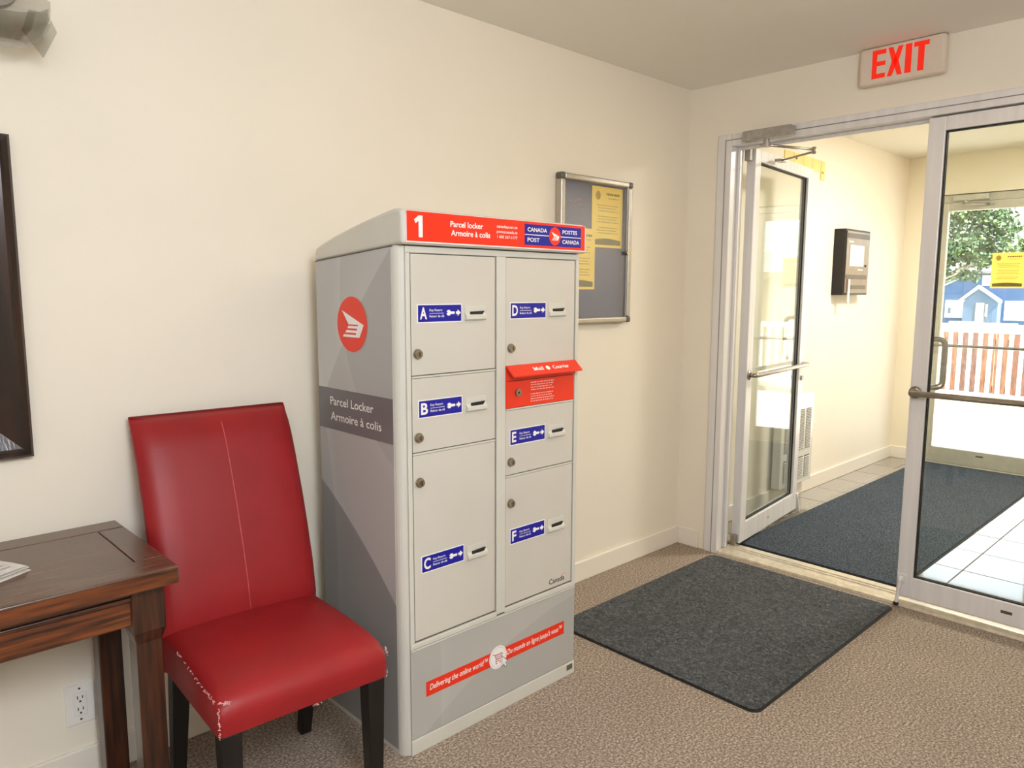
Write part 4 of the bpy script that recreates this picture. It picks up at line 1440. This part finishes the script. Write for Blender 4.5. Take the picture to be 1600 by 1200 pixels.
# blue house across the street
HX = 86.8
BLUEH = M('blue_siding', (68, 96, 140), rough=0.75, var=0.04, vscale=1.2)
BLUEP = M('blue_porch_siding', (84, 106, 138), rough=0.75, var=0.04, vscale=1.2)
HWHITE = M('white_house_trim', (244, 244, 244), rough=0.7, var=0.01, vscale=2)
HDOOR = M('pale_house_door', (214, 222, 214), rough=0.6, var=0.03, vscale=3)
HPANE = M('house_window_pane', (222, 230, 240), rough=0.15, var=0.05, vscale=1.5, coat=0.5)
HDARK = M('house_dark_opening', (88, 96, 112), rough=0.7, var=0.1, vscale=3)
ho = empty('blue_house', (HX, 20, -2.5))
tag(ho, 'blue house with white gabled porch across the street', 'house')
MB().box(HX, HX + 9, 6.0, 30.0, -4.0, 3.2).build('wall', BLUEH, ho)
MB().prism([(5.4, 3.2), (30.6, 3.2), (30.6, 3.45), (5.4, 3.45)], lambda a, b, d: (d, a, b), HX - 0.5, HX + 9.4).build('roof', M('grey_shingle_roof', (120, 116, 112), rough=0.9, var=0.1, vscale=2), ho)


def hwin(y0, y1, z0, z1, nx, nz, x=HX):
    f = MB()
    t = 0.10
    f.box(x - 0.10, x - 0.001, y0, y0 + t, z0, z1)
    f.box(x - 0.10, x - 0.001, y1 - t, y1, z0, z1)
    f.box(x - 0.10, x - 0.001, y0 + t, y1 - t, z0, z0 + t)
    f.box(x - 0.10, x - 0.001, y0 + t, y1 - t, z1 - t, z1)
    for k in range(1, nx):
        yy = y0 + (y1 - y0) * k / nx
        f.box(x - 0.09, x - 0.02, yy - 0.03, yy + 0.03, z0 + t, z1 - t)
    w_ = f.build('window', HWHITE, ho)
    MB().box(x - 0.05, x - 0.001, y0 + t, y1 - t, z0 + t, z1 - t).build('pane', HPANE, w_)
    return w_


w1 = hwin(21.74, 24.08, -1.46, 0.40, 3, 1)
MB().box(HX - 0.07, HX - 0.051, 23.50, 23.80, -1.0, -0.4).build('decal', HDARK, w1)
hwin(16.0, 18.55, -1.60, 0.38, 4, 1)
hwin(19.9, 20.75, 1.95, 3.05, 1, 1)
hwin(26.0, 28.0, -1.46, 0.40, 2, 1)
# porch
pz = -2.4
MB().prism([(18.85, pz), (22.0, pz), (22.0, 0.25), (20.62, 1.60), (18.85, 0.25)], lambda a, b, d: (d, a, b), HX - 1.4, HX - 0.002).build('porch', BLUEP, ho)
br = MB()
br.prism([(22.35, 0.20), (22.35, 0.48), (20.62, 2.02), (20.62, 1.66)], lambda a, b, d: (d, a, b), HX - 1.7, HX - 1.401)
br.prism([(20.62, 1.66), (20.62, 2.02), (18.50, 0.48), (18.50, 0.20)], lambda a, b, d: (d, a, b), HX - 1.7, HX - 1.401)
br.build('gable_trim', HWHITE, ho)
arch = [(20.95, -2.0), (20.95, -0.1)]
for k in range(1, 8):
    t = PI * k / 8
    arch.append((20.32 + 0.63 * math.cos(t), -0.1 + 0.42 * math.sin(t)))
arch += [(19.69, -0.1), (19.69, -2.0)]
MB().prism(arch, lambda a, b, d: (d, a, b), HX - 1.43, HX - 1.401).build('porch_opening', HDARK, ho)
MB().box(HX - 1.46, HX - 1.431, 20.05, 20.80, -2.0, 0.18).build('front_door', HDOOR, ho)
MB().box(HX - 1.46, HX - 1.431, 19.72, 19.92, -1.2, 0.05).build('side_light', HPANE, ho)
lw = MB()
lw.box(HX - 3.2, HX - 3.0, 20.35, 22.7, -2.6, -1.72)
lw.box(HX - 3.2, HX - 3.0, 16.6, 20.25, -2.6, -1.80)
lw.build('garden_wall', HWHITE, ho)

# neighbour building, seen mirrored in the open door
nh = empty('neighbour_building', (15, -8, -0.5))
tag(nh, 'pale beige neighbouring building mirrored in the open door glass', 'building')
MB().box(14.0, 22.0, -16.0, -2.2, -1.0, 1.80).build('wall', M('beige_stucco', (214, 200, 176), rough=0.9, var=0.03, vscale=1), nh)
MB().prism([(-16.5, 1.8), (-1.9, 1.8), (-1.9, 2.0), (-9.3, 3.0), (-16.5, 2.0)], lambda a, b, d: (d, a, b), 13.6, 22.4).build('roof', M('pale_roof', (200, 196, 190), rough=0.9, var=0.05, vscale=2), nh)
for (y0, y1) in ((-8.0, -6.6), (-12.0, -10.4)):
    f = MB()
    f.box(13.94, 13.999, y0, y1, 0.3, 1.3)
    w_ = f.build('window', HWHITE, nh)
    MB().box(13.925, 13.939, y0 + 0.08, y1 - 0.08, 0.38, 1.22).build('pane', HPANE, w_)

# street tree
LEAF = [M('leaf_green', (74, 98, 70), rough=0.5, var=0.15, vscale=2), M('leaf_bright', (96, 122, 60), rough=0.5, var=0.12, vscale=2)]
for lm in LEAF:
    bs = lm.node_tree.nodes['Principled BSDF']
    bs.inputs['Transmission Weight'].default_value = 0.0
    bs.inputs['Subsurface Weight'].default_value = 0.0
BARK = M('pale_bark', (196, 188, 172), rough=0.9, var=0.1, vscale=5, stretch=(1, 1, 0.2), bump=0.4, bscale=12)


def tree(base, h0, blobs, nleaf, seed, label, bright, size):
    r = empty('street_tree', base)
    tag(r, label, 'tree')
    rr = random.Random(seed)
    bx, by, bz = base
    t = MB()
    t.tube([(bx, by, bz), (bx + 0.05, by - 0.05, bz + h0 * 0.5), (bx, by - 0.1, bz + h0), (bx - 0.1, by - 0.3, bz + h0 + 2.0)], 0.17, 10, r1=0.06)
    t.build('trunk', BARK, r, smooth=True)
    top = Vector((bx, by - 0.1, bz + h0))
    for (cx, cy, cz, ra, rz) in blobs:
        b = MB()
        c = Vector((cx, cy, cz))
        mid = top.lerp(c, 0.5) + Vector((rr.uniform(-.2, .2), rr.uniform(-.2, .2), -0.2))
        b.tube([top, mid, c, c + (c - mid) * 0.6], 0.05, 7, r1=0.012)
        for k in range(6):
            p = mid.lerp(c, rr.random())
            q = p + Vector((rr.uniform(-.5, .5), rr.uniform(-.8, .8), rr.uniform(0.0, .7))) * ra * 0.7
            s_ = p.lerp(q, 0.5) + Vector((0, 0, -0.08))
            b.tube([p, s_, q], 0.022, 5, r1=0.006)
        b.build('branch', BARK, r, smooth=True)
    f = MB()
    tot = sum(x[3] ** 2 * x[4] for x in blobs)
    for (cx, cy, cz, ra, rz) in blobs:
        n = int(nleaf * ra * ra * rz / tot)
        for k in range(n):
            while True:
                d_ = Vector((rr.uniform(-1, 1), rr.uniform(-1, 1), rr.uniform(-1, 1)))
                if d_.length < 1:
                    break
            d_ = d_ * (0.55 + 0.45 * rr.random()) if d_.length > 0.6 else d_
            p = Vector((cx + d_.x * ra, cy + d_.y * ra, cz + d_.z * rz))
            a = Vector((rr.uniform(-1, 1), rr.uniform(-1, 1), rr.uniform(-1, 0.3))).normalized()
            b_ = a.cross(Vector((rr.uniform(-1, 1), rr.uniform(-1, 1), rr.uniform(-1, 1)))).normalized()
            s = size * rr.uniform(0.6, 1.3)
            w = s * 0.36
            nrm = a.cross(b_)
            f.add([p, p + a * s * 0.45 + b_ * w + nrm * s * 0.06, p + a * s, p + a * s * 0.45 - b_ * w + nrm * s * 0.06], [(0, 1, 2), (0, 2, 3)],
                  1 if rr.random() < bright else 0)
    f.build('foliage', LEAF, r, kind='stuff')
    return r


tree((26.0, 7.35, -0.75), 2.2,
     [(26.0, 6.3, 4.2, 1.1, 0.9), (26.4, 5.3, 4.0, 0.9, 0.9), (26.0, 5.9, 3.0, 1.0, 0.7), (26.2, 4.9, 2.9, 0.65, 0.55), (25.8, 6.7, 2.1, 0.7, 0.4),
      (26.0, 7.9, 3.6, 1.2, 1.1), (26.3, 5.6, 5.2, 1.3, 0.9), (26.0, 7.2, 5.4, 1.3, 1.0), (26.0, 5.7, 1.95, 0.5, 0.28), (26.0, 6.2, 2.7, 0.8, 0.5), (26.1, 5.3, 2.5, 0.7, 0.4), (26.2, 4.7, 3.5, 0.6, 0.5)],
     17000, 7, 'leafy green street tree with pale branches beyond the fence', 0.16, 0.15)
tree((34.0, 5.0, -1.0), 1.6,
     [(34.0, 4.9, 2.7, 0.7, 0.6), (34.0, 5.5, 3.3, 0.75, 0.6), (34.2, 4.2, 2.2, 0.6, 0.45), (34.0, 3.6, 2.9, 0.5, 0.35)],
     2600, 9, 'smaller yellow-green tree behind the leafy street tree', 0.7, 0.16)
